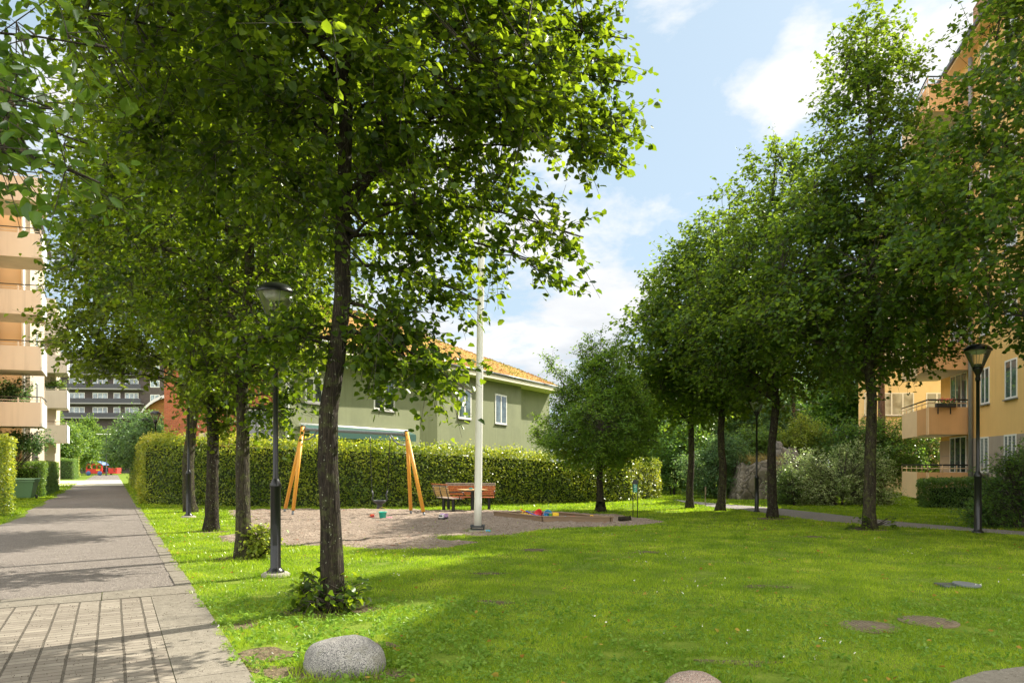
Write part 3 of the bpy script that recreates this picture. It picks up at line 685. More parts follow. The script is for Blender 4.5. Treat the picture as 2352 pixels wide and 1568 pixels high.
# ---- flagpole
b = G(1097, 1221); o = empty('flagpole', tuple(b), 0, 'tall white flagpole clamped to a hinged base at the edge of the sand', 'flagpole')
tilt = Matrix.Rotation(R(.75), 4, 'Y')
def grooved(k, a): return 1 - .05 * (abs(math.sin(a * 2)) < .09)
mb = MB(); pts = [tilt @ Vector((0, 0, z)) for z in np.linspace(.10, 13.5, 24)]
mb.tube(pts, [.090 - .030 * k / 23 for k in range(24)], 44, rfun=grooved); mb.build('pole', M_WHITE, o)
MB().box(-.20, .20, -.17, .17, -.03, .05).build('footing', M_CONC, o, bevel=.02)
mb = MB(); mb.box(-.165, .165, -.03, .0, .105, .16).box(-.165, .165, .10, .13, .105, .16).box(-.15, .15, -.11, -.10, .11, .15).box(-.13, .13, -.12, .13, .055, .075)
for sx in (-1, 1):
    for sy in (-.095, .11): mb.lathe([(.016, -.03), (.016, .07), (.028, .07), (.028, .095), (.0, .10)], (sx * .145, sy, .07), 8)
mb.build('base_clamp', M_DGR, o, bevel=.004)

# ---- swing
F1, F2, F3, F4 = G(653, 1177), G(672, 1183), G(944, 1181), G(975, 1186)
TL = W(696, 979, 22.6); TR = W(934, 991, 21.95)
O = (F1 + F4) / 2; O.z = 0
o = empty('swing_set', tuple(O), 0, 'swing frame of yellow wooden posts with a grey top tube and one black toddler seat', 'swing')
def post(foot, top):
    d = (top - foot); e = foot + d * .055
    MB().tube([e - O, top - O], .058, 14, rfun=lambda k, a: 1 - .10 * (abs(math.sin(a * 2)) < .16)).build('post', M_YWOOD, o)
    return e
for f, tp, s in ((F1, TL, -1), (F2, TL, -1), (F3, TR, 1), (F4, TR, 1)):
    off = Vector((0, .05 if f in (F1, F3) else -.05, 0)); e = post(f, tp + off)
    MB().tube([f - O - (tp - f) * .02, e - O + (tp - f) * .01], .036, 10).build('foot', M_GALV, o)
    MB().tube([tp + off - O, tp + off - O + Vector((0, 0, .035))], .062, 14).build('cap', M_BLK, o)
    for q in (.965, .90): MB().tube([f.lerp(tp + off, q) - O + Vector((0, -.060, 0)), f.lerp(tp + off, q) - O + Vector((0, -.045, 0))], .014, 8).build('bolt', M_BLK, o)
axd = (TR - TL).normalized(); bl = TL + Vector((0, 0, -.085)); brr = TR + Vector((0, 0, -.085))
MB().tube([bl - O + axd * .03, bl - O + axd * .14, bl - O + axd * .2, brr - O - axd * .2, brr - O - axd * .14, brr - O - axd * .03], [.066, .066, .047, .047, .066, .066], 18).build('top_tube', M_GALV, o)
for T_, s in ((TL, 1), (TR, -1)):
    a = T_ - O + Vector((s * .03, -.06, -.42)); pts = [a, a + Vector((s * .18, 0, .02)), a + Vector((s * .32, 0, .11)), a + Vector((s * .42, 0, .26)), a + Vector((s * .46, .03, .30))]
    MB().tube(pts, [.026, .024, .024, .026, .03], 8).build('brace', M_GALV, o)
SA, SB = W(850, 1003, 22.3), W(896, 1004, 22.2); sc_ = W(872, 1152, 22.3)
seat = MB(); base_z = sc_.z
def seat_at(x, z, y=0): return sc_ + Vector((x, y, z)) - O
prof = [(.0, -.22), (.085, -.215), (.10, -.20), (.075, -.13), (.085, -.08), (.13, -.04), (.20, .0), (.215, .05), (.20, .055), (.19, .02), (.12, -.03), (.0, -.05)]
seat.lathe(prof, tuple(sc_ - O), 24); seat_o = seat.build('seat', M_RUB, o)
for s, top in ((-1, SA), (1, SB)):
    MB().tube([seat_at(s * .20, .03), seat_at(s * .235, .10), seat_at(s * .20, .20), seat_at(s * .245, .36)], [.028, .024, .020, .026], 8).build('seat_arm', M_RUB, o)
    ch = MB(); a = seat_at(s * .245, .36); bb = top - O + Vector((0, 0, -.02)); n = 46
    for k in range(n):
        p0 = a.lerp(bb, k / n); p1 = a.lerp(bb, (k + .8) / n); ch.box(-.016 if k % 2 else -.007, .016 if k % 2 else .007, -.007 if k % 2 else -.016, .007 if k % 2 else .016, 0, (p1 - p0).length, M=Matrix.Translation(p0) @ (bb - a).to_track_quat('Z', 'Y').to_matrix().to_4x4())
    ch.build('chain', M_BLK, o)
    MB().tube([bb + Vector((0, 0, -.12)), bb + Vector((0, 0, .03))], .02, 8).build('hanger', M_GALV, o)

# ---- benches and table (the back, the seat and the legs each a part)
def bench(label, loc, rz, L, back_mat, slat_mat, group, legs):
    o = empty('bench', tuple(loc), rz, label, 'bench', group)       # front faces -Y
    for k in range(6):
        z = .50 + k * .066; y = .26 + k * .020
        MB().box(-L / 2, L / 2, y, y + .035, z, z + .052).build('back_slat', back_mat if k < 5 else M_GWOOD, o, bevel=.012)
    MB().box(-L / 2, L / 2, .355, .425, .895, .925).build('top_rail', M_GWOOD if slat_mat is M_RWOOD else M_RWOOD, o, bevel=.012)
    for k in range(5):
        MB().box(-L / 2 - .02, L / 2 + .02, -.24 + k * .095, -.155 + k * .095, .425, .46).build('seat_slat', slat_mat if k else M_RWOOD, o, bevel=.012)
    for x in (-L / 2 + .12, 0, L / 2 - .12):
        MB().tube([(x, .28, .44), (x, .33, .60), (x, .395, .90)], .018, 6).build('back_support', M_DGR, o)
    for x in legs:
        MB().lathe([(.055, -.02), (.055, .41)], (x, .05, 0), 14).build('leg', M_BLK, o)
        MB().box(x - .03, x + .03, -.20, .28, .405, .424).build('bracket', M_BLK, o)
    for x in (-L / 2 - .035, L / 2 + .035):
        MB().tube([(x, .34, .66), (x, .10, .665), (x, -.12, .665), (x, -.19, .64), (x, -.21, .585), (x, -.17, .535), (x, -.05, .53), (x, -.04, .43)], .017, 8).build('armrest', M_BLK, o)
    return o
gb = 'benches at the picnic table'
cB = G(1076, 1170); bench('long bench of red brown slats facing the camera behind the table', cB, R(-7), 1.80, M_RWOOD, M_RWOOD, gb, (-.72, .72))
cA = (G(1007, 1172) + G(1038, 1175)) / 2; bench('bench seen from behind with pale back boards, left of the table', cA + Vector((.15, .12, 0)), R(118), 1.35, M_PWOOD, M_GWOOD, gb, (-.42, .42))
tb = G(1085, 1172.5); o = empty('table', tuple(tb), R(20), 'small wooden table on one black post between two benches', 'table')
for k in range(5): MB().box(-.42, .42, -.40 + k * .165, -.245 + k * .165, .70, .735).build('top_board', M_PWOOD, o, bevel=.006)
MB().lathe([(.057, -.02), (.057, .66)], n=16).build('post', M_BLK, o)
MB().box(-.30, .30, -.30, .30, .655, .699).build('bracket', M_DGR, o)
tag(MB().box(-.06, .06, -.05, .05, 0, .05).build('cloth', plain('teal cloth', (.03, .24, .26), .8), bevel=.015), 'small teal cloth lying on the wooden table', 'cloth').location = tb + Vector((-.05, -.05, .737))

# ---- sandbox
LF, NF, RF, BF = G(1136, 1185.3), G(1248, 1198), G(1406, 1199.3), W(1279, 1177.6, 21.3); BF.z = 0
ctr = (LF + NF + RF + BF) / 4
o = empty('sandbox', tuple(ctr), 0, 'sandbox framed with low weathered boards, full of bright toys', 'sandbox')
mb = MB(); mb.quad(*[tuple(p - ctr + Vector((0, 0, .06))) for p in (LF, NF, RF, BF)]); mb.build('sand', M_SAND, o)
for a, b_ in ((LF, NF), (NF, RF), (RF, BF), (BF, LF)):
    d = (b_ - a); an = math.atan2(d.y, d.x); M = Matrix.Translation(a - ctr) @ Matrix.Rotation(an, 4, 'Z')
    MB().box(.0, d.length - .062, -.03, .03, -.02, .135, M=M).build('side_board', M_BOARD, o, bevel=.006)
    mb = MB(); mb.box(-.02, d.length - .04, -.06, .055, .1365, .160, M=M); mb.build('cap_board', M_BOARD, o, bevel=.005)
TOYM = {k: plain('toy ' + k, c, .35) for k, c in dict(yellow=(.85, .55, .02), orange=(.85, .16, .02), red=(.7, .02, .02), blue=(.02, .10, .5), sky=(.05, .35, .6), green=(.10, .30, .03), turquoise=(.05, .55, .42), pink=(.75, .25, .35), lilac=(.55, .35, .62), white=(.8, .78, .75), black=(.03, .03, .03)).items()}
def bucket(loc, label, c, h=.15, r=.085, tiltv=None, handle='yellow', band=None, rz=0.0):
    o = empty('toy_bucket', tuple(loc), rz, label, 'toy', None)
    MB().lathe([(0, .0), (r * .72, 0), (r, h), (r * 1.08, h), (r * 1.08, h - .012), (r * .95, h - .012), (r * .68, .01), (0, .01)], n=20).build('body', TOYM[c], o)
    if band:
        for z in (.25, .62): rr_ = r * (.72 + .28 * z); MB().lathe([(rr_ + .003, h * z), (rr_ + .0035 + r * .04, h * (z + .14))], n=20).build('band', TOYM[band], o)
    MB().tube([(r * math.cos(a), .01, h + r * 1.05 * math.sin(a)) for a in np.linspace(0, math.pi, 11)], .005, 5).build('handle', TOYM[handle], o)
    if tiltv: o.rotation_euler = tiltv
    return o
def toy_truck(loc, label, cab, bed, rz, s=1.0):
    o = empty('toy_truck', tuple(loc), rz, label, 'toy')
    MB().box(-.11, .11, -.055, .055, .03, .05).build('chassis', TOYM['black'], o)
    MB().box(.04, .115, -.055, .055, .051, .125).build('cab', TOYM[cab], o, bevel=.01)
    MB().quad((.117, -.045, .08), (.117, .045, .08), (.117, .045, .115), (.117, -.045, .115)).build('windscreen', TOYM['black'], o)
    mb = MB(); mb.box(-.12, .03, -.06, .06, .055, .07).box(-.12, .03, -.065, -.055, .07, .14).box(-.12, .03, .055, .065, .07, .14).box(.02, .03, -.055, .055, .07, .15)
    mb.build('tipper', TOYM[bed], o, bevel=.004)
    for x in (-.075, .075):
        for y in (-.062, .062): MB().lathe([(0, -.012), (.03, -.012), (.034, 0), (.03, .012), (0, .012)], n=14, M=Matrix.Translation((x, y, .032)) @ Matrix.Rotation(R(90), 4, 'X')).build('wheel', TOYM['black'], o)
    o.scale = (s, s, s); return o
toy_truck(G(855, 1190), 'small red toy tractor standing in the sand below the swing', 'red', 'orange', R(-70), .85)
bucket(G(879, 1191), 'turquoise toy bucket with a raised yellow handle in the sand below the swing', 'turquoise', .21, .12)
toy_truck(G(1018, 1193), 'pink and white toy dumper in the sand in front of the benches', 'white', 'lilac', R(-115), 1.25)
tag(MB().box(-.10, .10, -.05, .05, 0, .04).build('toy_spade', TOYM['pink'], bevel=.02), 'small pink toy scoop lying beside the turquoise bucket', 'toy').location = G(893, 1190)
tag(MB().box(-.09, .09, -.04, .04, 0, .05).build('toy_block', TOYM['sky'], bevel=.02), 'blue toy piece in the grass right of the flagpole foot', 'toy').location = G(1118, 1221)
def inbox(x, y, Y): p = W(x, y, Y); return Vector((p.x, p.y, .062))
bucket(inbox(1252, 1190, 20.1) + Vector((0, 0, .07)), 'blue and pink striped toy bucket lying on its side in the sandbox', 'sky', .20, .12, (R(75), R(15), R(20)), 'pink', 'pink')
bucket(inbox(1243, 1182, 20.4) + Vector((0, 0, .05)), 'red toy bucket tipped over behind the striped one in the sandbox', 'red', .17, .12, (R(60), R(-20), R(-30)), 'red')
toy_truck(inbox(1271, 1190, 19.95), 'green toy tractor with black wheels beside the buckets in the sandbox', 'green', 'yellow', R(190), 1.15)
def mould(loc, label, c, s=1.0, rz=0):
    mb = MB(); n = 5
    P = [((.09 if k % 2 == 0 else .05) * math.cos(k * math.pi / n), (.09 if k % 2 == 0 else .05) * math.sin(k * math.pi / n)) for k in range(2 * n)]
    mb.prism(P, 0, .05); mb.tube([(-.03, 0, .045), (-.03, 0, .085), (.03, 0, .085), (.03, 0, .045)], .008, 5)
    q = mb.build('toy_mould', TOYM[c], bevel=.006); q.location = loc; q.scale = (s,) * 3; q.rotation_euler = (0, 0, rz); return tag(q, label, 'toy')
mould(inbox(1203, 1183, 20.9), 'yellow sand mould with a handle at the left end of the sandbox', 'yellow', 1.5)
mould(inbox(1219, 1184, 20.6), 'yellow and orange sand mould left of the toy shovels in the sandbox', 'yellow', 1.4, .6)
mould(inbox(1298, 1192, 19.9), 'small blue sand mould in the right half of the sandbox', 'sky', .8, .3)
mould(inbox(1311, 1190, 19.9), 'red sand mould, left of the two red ones in the sandbox', 'red', .8, .9)
mould(inbox(1318, 1190, 19.9), 'red sand mould, right of the two red ones in the sandbox', 'red', .8, .2)
mould(inbox(1359, 1192, 19.6), 'yellow sand mould at the right end of the sandbox', 'yellow', 1.3, .4)
def spade(loc, label, c, rz, s=1.0):
    q = MB().box(-.05, .05, -.09, .05, .0, .018).tube([(0, .03, .012), (0, .18, .03), (0, .26, .05)], .011, 6).tube([(-.04, .26, .05), (.04, .26, .05)], .01, 6).build('toy_spade', TOYM[c], bevel=.004)
    q.location = loc; q.rotation_euler = (R(12), R(-8), rz); q.scale = (s,) * 3; return tag(q, label, 'toy')
spade(inbox(1226, 1182, 20.5) + Vector((0, 0, .06)), 'orange red toy shovel lying on top of the sandbox toys', 'orange', R(100), 1.6)
spade(inbox(1238, 1189, 20.3) + Vector((0, 0, .02)), 'dark blue toy shovel left of the striped bucket', 'blue', R(70), 1.5)
# ---- sign with two posts and an arched top
p = G(1459, 1189.5); o = empty('park_sign', tuple(p), R(8), 'narrow green notice board in a black arched frame on two posts', 'sign')
for s in (-1, 1): MB().tube([(s * .068, 0, -.02), (s * .068, 0, 1.04)], .013, 8).build('post', M_BLK, o)
mb = MB(); pl = [(-.082, 1.0)] + [(-.082 * math.cos(a), 1.05 + .082 * math.sin(a)) for a in np.linspace(0, math.pi, 12)] + [(.082, 1.0)]
i0 = len(mb.v); mb.v += [(x, -.012, z) for x, z in pl] + [(x, .012, z) for x, z in pl]; n = len(pl)
mb.f += [tuple(range(n)), tuple(reversed(range(n, 2 * n)))] + [(k, (k + 1) % n, n + (k + 1) % n, n + k)[::-1] for k in range(n)]; mb.smooth += [False] * (n + 2)
mb.build('arch', M_BLK, o)
bd = MB().box(-.054, .054, -.012, .012, .76, .99).build('board', plain('sign green', (.01, .25, .14), .4), o)
ink = MB()
for z, wd in ((.955, .07), (.935, .05), (.905, .075), (.892, .06), (.855, .03), (.842, .045), (.80, .05), (.785, .035)): ink.box(-wd / 2, wd / 2, -.0155, -.0135, z, z + .007)
ink.build('print', TOYM['white'], bd)
# ---- small things
p = G(1620, 1162); o = empty('stake', tuple(p), .2, 'thin weathered stake with a small board at the edge of the side path', 'stake')
MB().box(-.012, .012, -.012, .012, -.02, .62).build('post', M_GWOOD, o); MB().box(-.028, .028, -.022, -.0125, .45, .74).build('board', M_GWOOD, o)
mb = MB(); mb.tube([(-.17, 0, .07), (.17, .02, .075)], [.065, .07], 12, rfun=lambda k, a: 1 + .08 * math.sin(3 * a)); mb.tube([(.1, 0, .1), (.16, -.04, .17)], [.02, .014], 6)
q = mb.build('log', BARK); q.location = G(1435, 1197); q.rotation_euler = (0, 0, .2); tag(q, 'short piece of log lying between the sandbox and the notice board', 'log')
def granite(name, c0, c1, sp):
    m = bpy.data.materials.new(name); m.use_nodes = True; t = NT(m.node_tree); co = t.add('ShaderNodeTexCoord').outputs['Object']
    c = t.mix(t.maprange(t.noise(co, 6, 5), .35, .65), (*c0, 1), (*c1, 1))
    c = t.mix(t.maprange(t.noise(co, 120, 3, .6), .50, .55), c, (*sp, 1)); c = t.mix(t.maprange(t.noise(co, 150, 2, .5), .62, .66), c, (.46, .44, .40, 1))
    c = t.mix(t.maprange(t.noise(co, 5, 6, .75), .52, .64, 0, .6), c, (.13, .125, .085, 1))
    b = t.add('ShaderNodeBsdfPrincipled', {'Base Color': c, 'Roughness': .85, 'Normal': t.add('ShaderNodeBump', {'Height': t.noise(co, 45, 5), 'Strength': .5, 'Distance': .01}).outputs[0]})
    t.add('ShaderNodeOutputMaterial', {0: b}); return m
def boulder(loc, r, label, m, seed):
    mb = MB(); nu, nv = 40, 22
    for j in range(nv + 1):
        th = math.pi * j / nv
        for i in range(nu):
            ph = 2 * math.pi * i / nu; d = Vector((math.sin(th) * math.cos(ph), math.sin(th) * math.sin(ph), math.cos(th)))
            k = 1 + .10 * noise.noise(d * 1.3 + Vector((seed, 0, 0))) + .03 * noise.noise(d * 5 + Vector((0, seed, 0)))
            e = [math.copysign(abs(q) ** .98, q) for q in d]
            mb.v.append((e[0] * r[0] * k, e[1] * r[1] * k, e[2] * r[2] * k))
    for j in range(nv):
        for i in range(nu): a = j * nu + i; b = j * nu + (i + 1) % nu; mb.f.append((a, a + nu, b + nu, b)); mb.smooth.append(True)
    q = mb.build('boulder', m); q.location = loc; return tag(q, label, 'boulder', 'granite boulders along the pavement')
c = G(792, 1535); boulder((c.x, c.y, .06), (.32, .25, .185), 'rounded speckled grey granite boulder near the foot of the nearest tree', granite('grey granite', (.20, .19, .175), (.31, .295, .27), (.07, .07, .07)), 3)
c = G(1583, 1590); boulder((c.x + .02, c.y - .02, -.045), (.24, .2, .19), 'pinkish granite boulder cut off by the bottom edge of the picture', granite('pink granite', (.26, .185, .145), (.36, .265, .21), (.14, .10, .08)), 8)
M_IRON = mat('rusty cast iron', (.19, .155, .105), .7, .3, nscale=12, bump=.5, bscale=60, metallic=.2, stain=(.24, .16, .10))
def cover(c, rx, ry, label):
    BARE.append((c.x, c.y, rx * .85, ry * .85))
    o = empty('drain_cover', (c.x, c.y, 0), 0, label, 'drain cover', 'iron drain covers in the lawn')
    P = [(rx * math.cos(a), ry * math.sin(a)) for a in np.linspace(0, 2 * math.pi, 29)[:-1]]
    MB().prism(P, -.02, .012).build('frame', M_IRON, o)
    mb = MB(); s = .045
    for i in range(-14, 15):
        for j in range(-14, 15):
            x, y = i * s, j * s
            if (x / rx) ** 2 + (y / ry) ** 2 < .80: mb.box(x - .016, x + .016, y - .016, y + .016, .0121, .016)
    mb.build('lid_studs', M_IRON, o)
cover(G(1997, 1440), .27, .27, 'left and nearer of the two round rusty drain covers in the lawn')
cover(G(2132, 1428), .27, .27, 'right and farther of the two round rusty drain covers in the lawn')
c = G(2197, 1346); o = empty('valve_box', (c.x, c.y, 0), R(-3), 'grey plastic hatch with its lid ajar in the right lawn', 'hatch')
MB().box(-.22, .22, -.13, .13, -.05, .03).build('rim', plain('grey plastic', (.07, .08, .085), .45), o, bevel=.01)
q = MB().prism([(.2 * math.cos(a), .15 * math.sin(a)) for a in np.linspace(0, 2 * math.pi, 21)[:-1]], 0, .018).build('lid', plain('light grey plastic', (.13, .15, .165), .35), o); q.scale = (.85, .85, 1); q.location = (.08, -.08, .03); q.rotation_euler = (R(6), R(4), 0)
# ---- things down the left path
p = Vector((W(54, 0, 32.5).x, 32.5, 0)); o = empty('wheelie_bin', tuple(p), R(20), 'green plastic wheelie bin beside the clipped hedge', 'bin')
M_GP = plain('green bin plastic', (.10, .20, .10), .45)
mb = MB(); i0 = len(mb.v); mb.v += [(-.36, -.30, .06), (.36, -.30, .06), (.36, .30, .06), (-.36, .30, .06), (-.50, -.42, .78), (.50, -.42, .78), (.50, .42, .78), (-.50, .42, .78)]
mb.f += [(0, 3, 2, 1), (0, 1, 5, 4), (1, 2, 6, 5), (2, 3, 7, 6), (3, 0, 4, 7)]; mb.smooth += [False] * 5; mb.build('body', M_GP, o, bevel=.03)
MB().box(-.54, .54, -.46, .46, .78, .88).build('rim', M_GP, o, bevel=.02)
mb = MB(); mb.tube([(-.55, 0, .9), (.55, 0, .9)], .46, 20, rfun=lambda k, a: 1); q = MB().box(-.57, .57, -.50, .50, .885, .95).build('lid', plain('green bin lid', (.17, .31, .17), .4), o, bevel=.03)
for s in (-.42, .42): MB().lathe([(0, -.03), (.10, -.03), (.10, .03), (0, .03)], n=16, M=Matrix.Translation((s, .35, .10)) @ Matrix.Rotation(R(90), 4, 'Y')).build('wheel', M_RUB, o)
# far bench seen end on
p = Vector((W(142, 0, 88).x, 88, 0)); q = bench('far orange bench sticking out of the hedge beside the path', p, R(25), 1.3, M_RWOOD, M_RWOOD, None, (-.5, .5)); q.scale = (1.15, 1, 1.5)
# red play train
p = Vector((W(222, 0, 108).x, 108, 0)); o = empty('play_train', tuple(p), R(0), 'red wooden play train with a blue curved roof at the far end of the path', 'play train')
M_RED = mat('red painted wood', (.60, .05, .04), .5, .12); M_BLR = plain('blue painted roof', (.18, .26, .55), .4)
mb = MB(); mb.box(-1.2, 1.2, -.7, .7, .3, 1.0)
for x in (-1.2, -.45, .35, 1.06): mb.box(x, x + .14, -.7, -.6, 1.0, 1.72).box(x, x + .14, .6, .7, 1.0, 1.72)
mb.build('cab', M_RED, o)
MB().box(-1.2, 1.2, -.7, .7, 1.60, 1.735).build('beam', M_RED, o)
mb = MB(); n = 10
for k in range(n):
    a0, a1 = math.pi * (.14 + .72 * k / n), math.pi * (.14 + .72 * (k + 1) / n); r = 1.5; q = lambda a, d: (-r * math.cos(a), 1.28 + (r + d) * .62 * math.sin(a) - .12)
    (xa, za), (xb, zb) = q(a0, 0), q(a1, 0); mb.box(0, math.hypot(xb - xa, zb - za) + .02, -.8, .8, 0, .08, M=Matrix.Translation((xa, 0, za)) @ Matrix.Rotation(-math.atan2(zb - za, xb - xa), 4, 'Y'))
mb.build('roof', M_BLR, o)
MB().box(1.25, 2.1, -.35, .35, .6, 1.0).tube([(1.3, 0, .95), (2.2, 0, .95)], .28, 14).build('boiler', M_BLK, o)
MB().box(2.1, 3.4, -.6, .6, .3, 1.15).build('wagon', M_RED, o)
for x in (-.8, .9): MB().lathe([(0, -.05), (.33, -.05), (.36, 0), (.33, .05), (0, .05)], n=20, M=Matrix.Translation((x, -.75, .33)) @ Matrix.Rotation(R(90), 4, 'X')).build('wheel', plain('blue wheel', (.05, .12, .30), .5), o)
MB().box(.3, .9, -.712, -.702, .75, .93).build('name_plate', TOYM['yellow'], o)
# litter on the lawn edge
q = MB().quad((-.08, -.03, .02), (.07, -.05, .03), (.09, .05, .045), (-.06, .05, .03)).build('paper', TOYM['white']); q.location = G(552, 1183) + Vector((0, 0, .03)); tag(q, 'crumpled white scrap of paper on the grass behind the left lamps', 'litter')

# ================================================================== buildings
def facade_window(parent, M, w_, h_, panes=2, frame_m=None, pane_m=None, sill=True, depth=.10, fr=.06, name='window'):
    "M places the window: x along the wall, y outward, z up; origin at the lower left corner on the wall face"
    f = MB(); f.box(0, w_, -depth * .2, .018, 0, fr, M=M).box(0, w_, -depth * .2, .018, h_ - fr, h_, M=M).box(0, fr, -depth * .2, .018, fr, h_ - fr, M=M).box(w_ - fr, w_, -depth * .2, .018, fr, h_ - fr, M=M)
    for k in range(1, panes): x = w_ * k / panes; f.box(x - fr * .6, x + fr * .6, -depth * .2, .018, fr, h_ - fr, M=M)
    fo = f.build(name, frame_m, parent)
    g = MB(); g.quad(*[M @ Vector(p) for p in ((fr * .9, .004, fr * .9), (w_ - fr * .9, .004, fr * .9), (w_ - fr * .9, .004, h_ - fr * .9), (fr * .9, .004, h_ - fr * .9))]); g.build('pane', pane_m, fo)
    if sill: MB().box(-.05, w_ + .05, -.02, .085, -.055, -.012, M=M).build('sill', M_SILL, fo)
    return fo
def wallM(x, y, ang, z=0): return Matrix.Translation((x, y, z)) @ Matrix.Rotation(ang, 4, 'Z')
M_SILL = plain('grey sill', (.20, .19, .18), .6)
WF = plain('white window frame', (.74, .72, .66), .45)
GL1 = glass_mat('window glass', blinds=.0); GL2 = glass_mat('window glass with blinds', blinds=.65, rough=.08); GLD = glass_mat('dark window glass', (.012, .014, .015))

# ---- yellow house on the right: facade line X = a + .26 Y
M_YEL = mat('yellow plaster', (.74, .47, .17), .92, .05, nscale=1.5, bump=.25, bscale=45, stain=(.62, .38, .13), stain_scale=.6, stain_amt=.35, streak=.35)
M_YEL2 = mat('pale yellow plaster', (.72, .56, .30), .92, .05, nscale=1.5, bump=.2, bscale=45, stain=(.62, .40, .17), stain_scale=.6, stain_amt=.4)
M_ORA = mat('orange balcony panel', (.70, .40, .18), .6, .05, nscale=2, stain=(.60, .33, .14), stain_amt=.3, streak=.3)
M_ORB = mat('light orange balcony panel', (.78, .54, .31), .6, .05, nscale=2)
M_GREYP = mat('grey plinth plaster', (.36, .30, .235), .9, .08, nscale=4, bump=.2, bscale=60, stain=(.27, .22, .17), stain_amt=.3, streak=.4)
M_SLABU = mat('balcony underside', (.52, .48, .38), .9, .08, nscale=2, stain=(.38, .34, .26))
M_ROOFD = mat('dark sheet roof', (.10, .09, .085), .5, .1, metallic=.3)
sl = .26; A0 = 11.39
ang = math.atan2(1, sl)                              # wall local +x runs away from the camera
fd = Vector((math.cos(ang), math.sin(ang), 0)); fn = Vector((-math.sin(ang), math.cos(ang), 0))     # outward normal points left
def FY(Y): return Vector((A0 + sl * Y, Y, 0))
Yh = empty('apartment_house', tuple(FY(29.6)), 0, 'tall yellow plastered apartment house with orange balconies and a grey plinth', 'building')
Ob = FY(29.6)
def rl(p): return p - Ob
ZT = 18.6
P0, P1, P2 = FY(8), FY(29.6), FY(33.2); bk = -fn * 12
mb = MB(); mb.prism([tuple(rl(p))[:2] for p in (P1, P2, P2 + bk, P0 + bk, P0)], 2.66, ZT); mb.build('wall', M_YEL, Yh)
pl = MB(); off = fn * .03; pl.prism([tuple(rl(p))[:2] for p in (P1 + off, P2 + off + fd * .03, P2 + bk, P0 + bk, P0 + off)], -.1, 2.659); pl.build('plinth', M_GREYP, Yh)
# plinth joints
j = MB()
for z in (.55, 1.25, 1.95): j.box(0, (P1 - P0).length + 3.6, .031, .033, z, z + .02, M=wallM(*rl(P0).xy, ang))
j.build('plinth_joint', M_SILL, Yh)
def mw(Y, z): p = rl(FY(Y)); return Matrix.Translation((p.x, p.y, z)) @ Matrix.Rotation(ang, 4, 'Z') @ Matrix.Diagonal((1, 1, 1, 1))
rows = [1.25 + 2.72 * k for k in range(6)] + [17.0]
for k, z in enumerate(rows):
    zz = z
    for (ya, yb) in ((27.65, 28.5), (25.25, 26.25), (22.6, 23.6), (19.5, 20.5)):
        if yb < 21 and k > 2: continue
        L_ = (FY(yb) - FY(ya)).length; hh = 1.42 if k < 6 else 1.15
        M = mw(ya, zz) @ Matrix.Translation((0, .035 if k == 0 else .006, 0))
        facade_window(Yh, M, L_, hh, 2 if yb - ya < .95 else 2 + (k == 0), WF, GL2 if (k + int(ya)) % 2 else GL1)
    # window group behind the balconies
    M = mw(29.95, z + (-.05)) @ Matrix.Translation((0, .035 if k == 0 else .006, 0)); facade_window(Yh, M, 2.0, 1.6 if k < 6 else 1.15, 3, WF, GL1, sill=False)
# downpipe
q = rl(FY(29.25)) + fn * .12; MB().tube([(q.x, q.y, .3), (q.x, q.y, ZT - .3)], .085, 12).build('downpipe', mat('grey downpipe', (.30, .31, .32), .5, .05, metallic=.3), Yh)
# balconies
def balcony(z, full=True, nm='balcony'):
    Bn = Vector((17.25, 29.5, 0)) - Ob; Cn = Vector((18.65, 34.0, 0)) - Ob; An = rl(FY(29.5)) + fn * .005; Dn = rl(FY(33.2)) + Vector((.2, .6, 0))
    slab = MB(); slab.prism([tuple(p)[:2] for p in (An, Bn + Vector((.03, .03, 0)), Cn + Vector((.03, -.03, 0)), Dn)][::-1], z - .14, z); s = slab.build(nm, M_SLABU, Yh)
    def panel(a, b, z0, z1, m, th=.05, inn=Vector((0, 1, 0))):
        d = (b - a); an = math.atan2(d.y, d.x); return MB().box(0, d.length, 0, th, z0, z1, M=Matrix.Translation((a.x, a.y, 0)) @ Matrix.Rotation(an, 4, 'Z'))
    panel(Bn, An, z - .17, z + .96, M_ORA).build('panel', M_ORA, s)
    m1 = Cn.lerp(Bn, .62); m2 = Cn.lerp(Bn, .95)
    panel(Cn, m1, z - .19, z + .96, M_ORB).build('panel', M_ORB, s); panel(m2, Bn, z - .19, z + .96, M_ORB).build('panel', M_ORB, s)
    rb = MB(); d = (m2 - m1); n = 11
    for k in range(n):
        p = m1 + d * ((k + .5) / n); rb.box(-.016, .016, -.016, .016, z - .17, z + .95, M=Matrix.Translation((p.x, p.y, 0)))
    rb.build('bars', M_ORA, s)
    hr = MB(); up = Vector((0, 0, z + 1.26)); hr.tube([Cn + up, Bn + up + Vector((0, 0, 0)), An + up], .032, 8); hr.build('handrail', M_BLK, s)
    mid = Vector((0, 0, z + 1.12)); hr = MB().tube([Cn + mid, Bn + mid, An + mid], .018, 6)
    for a, b_, n in ((Cn, Bn, 5), (Bn, An, 3)):
        for k in range(n + 1): p = a.lerp(b_, k / n); hr.tube([p + Vector((0, 0, z + .95)), p + Vector((0, 0, z + 1.25))], .016, 6)
    hr.build('rail', M_ORB, s); return s
for k in range(7): balcony(.30 + 2.68 * k + (.02 if k else 0))
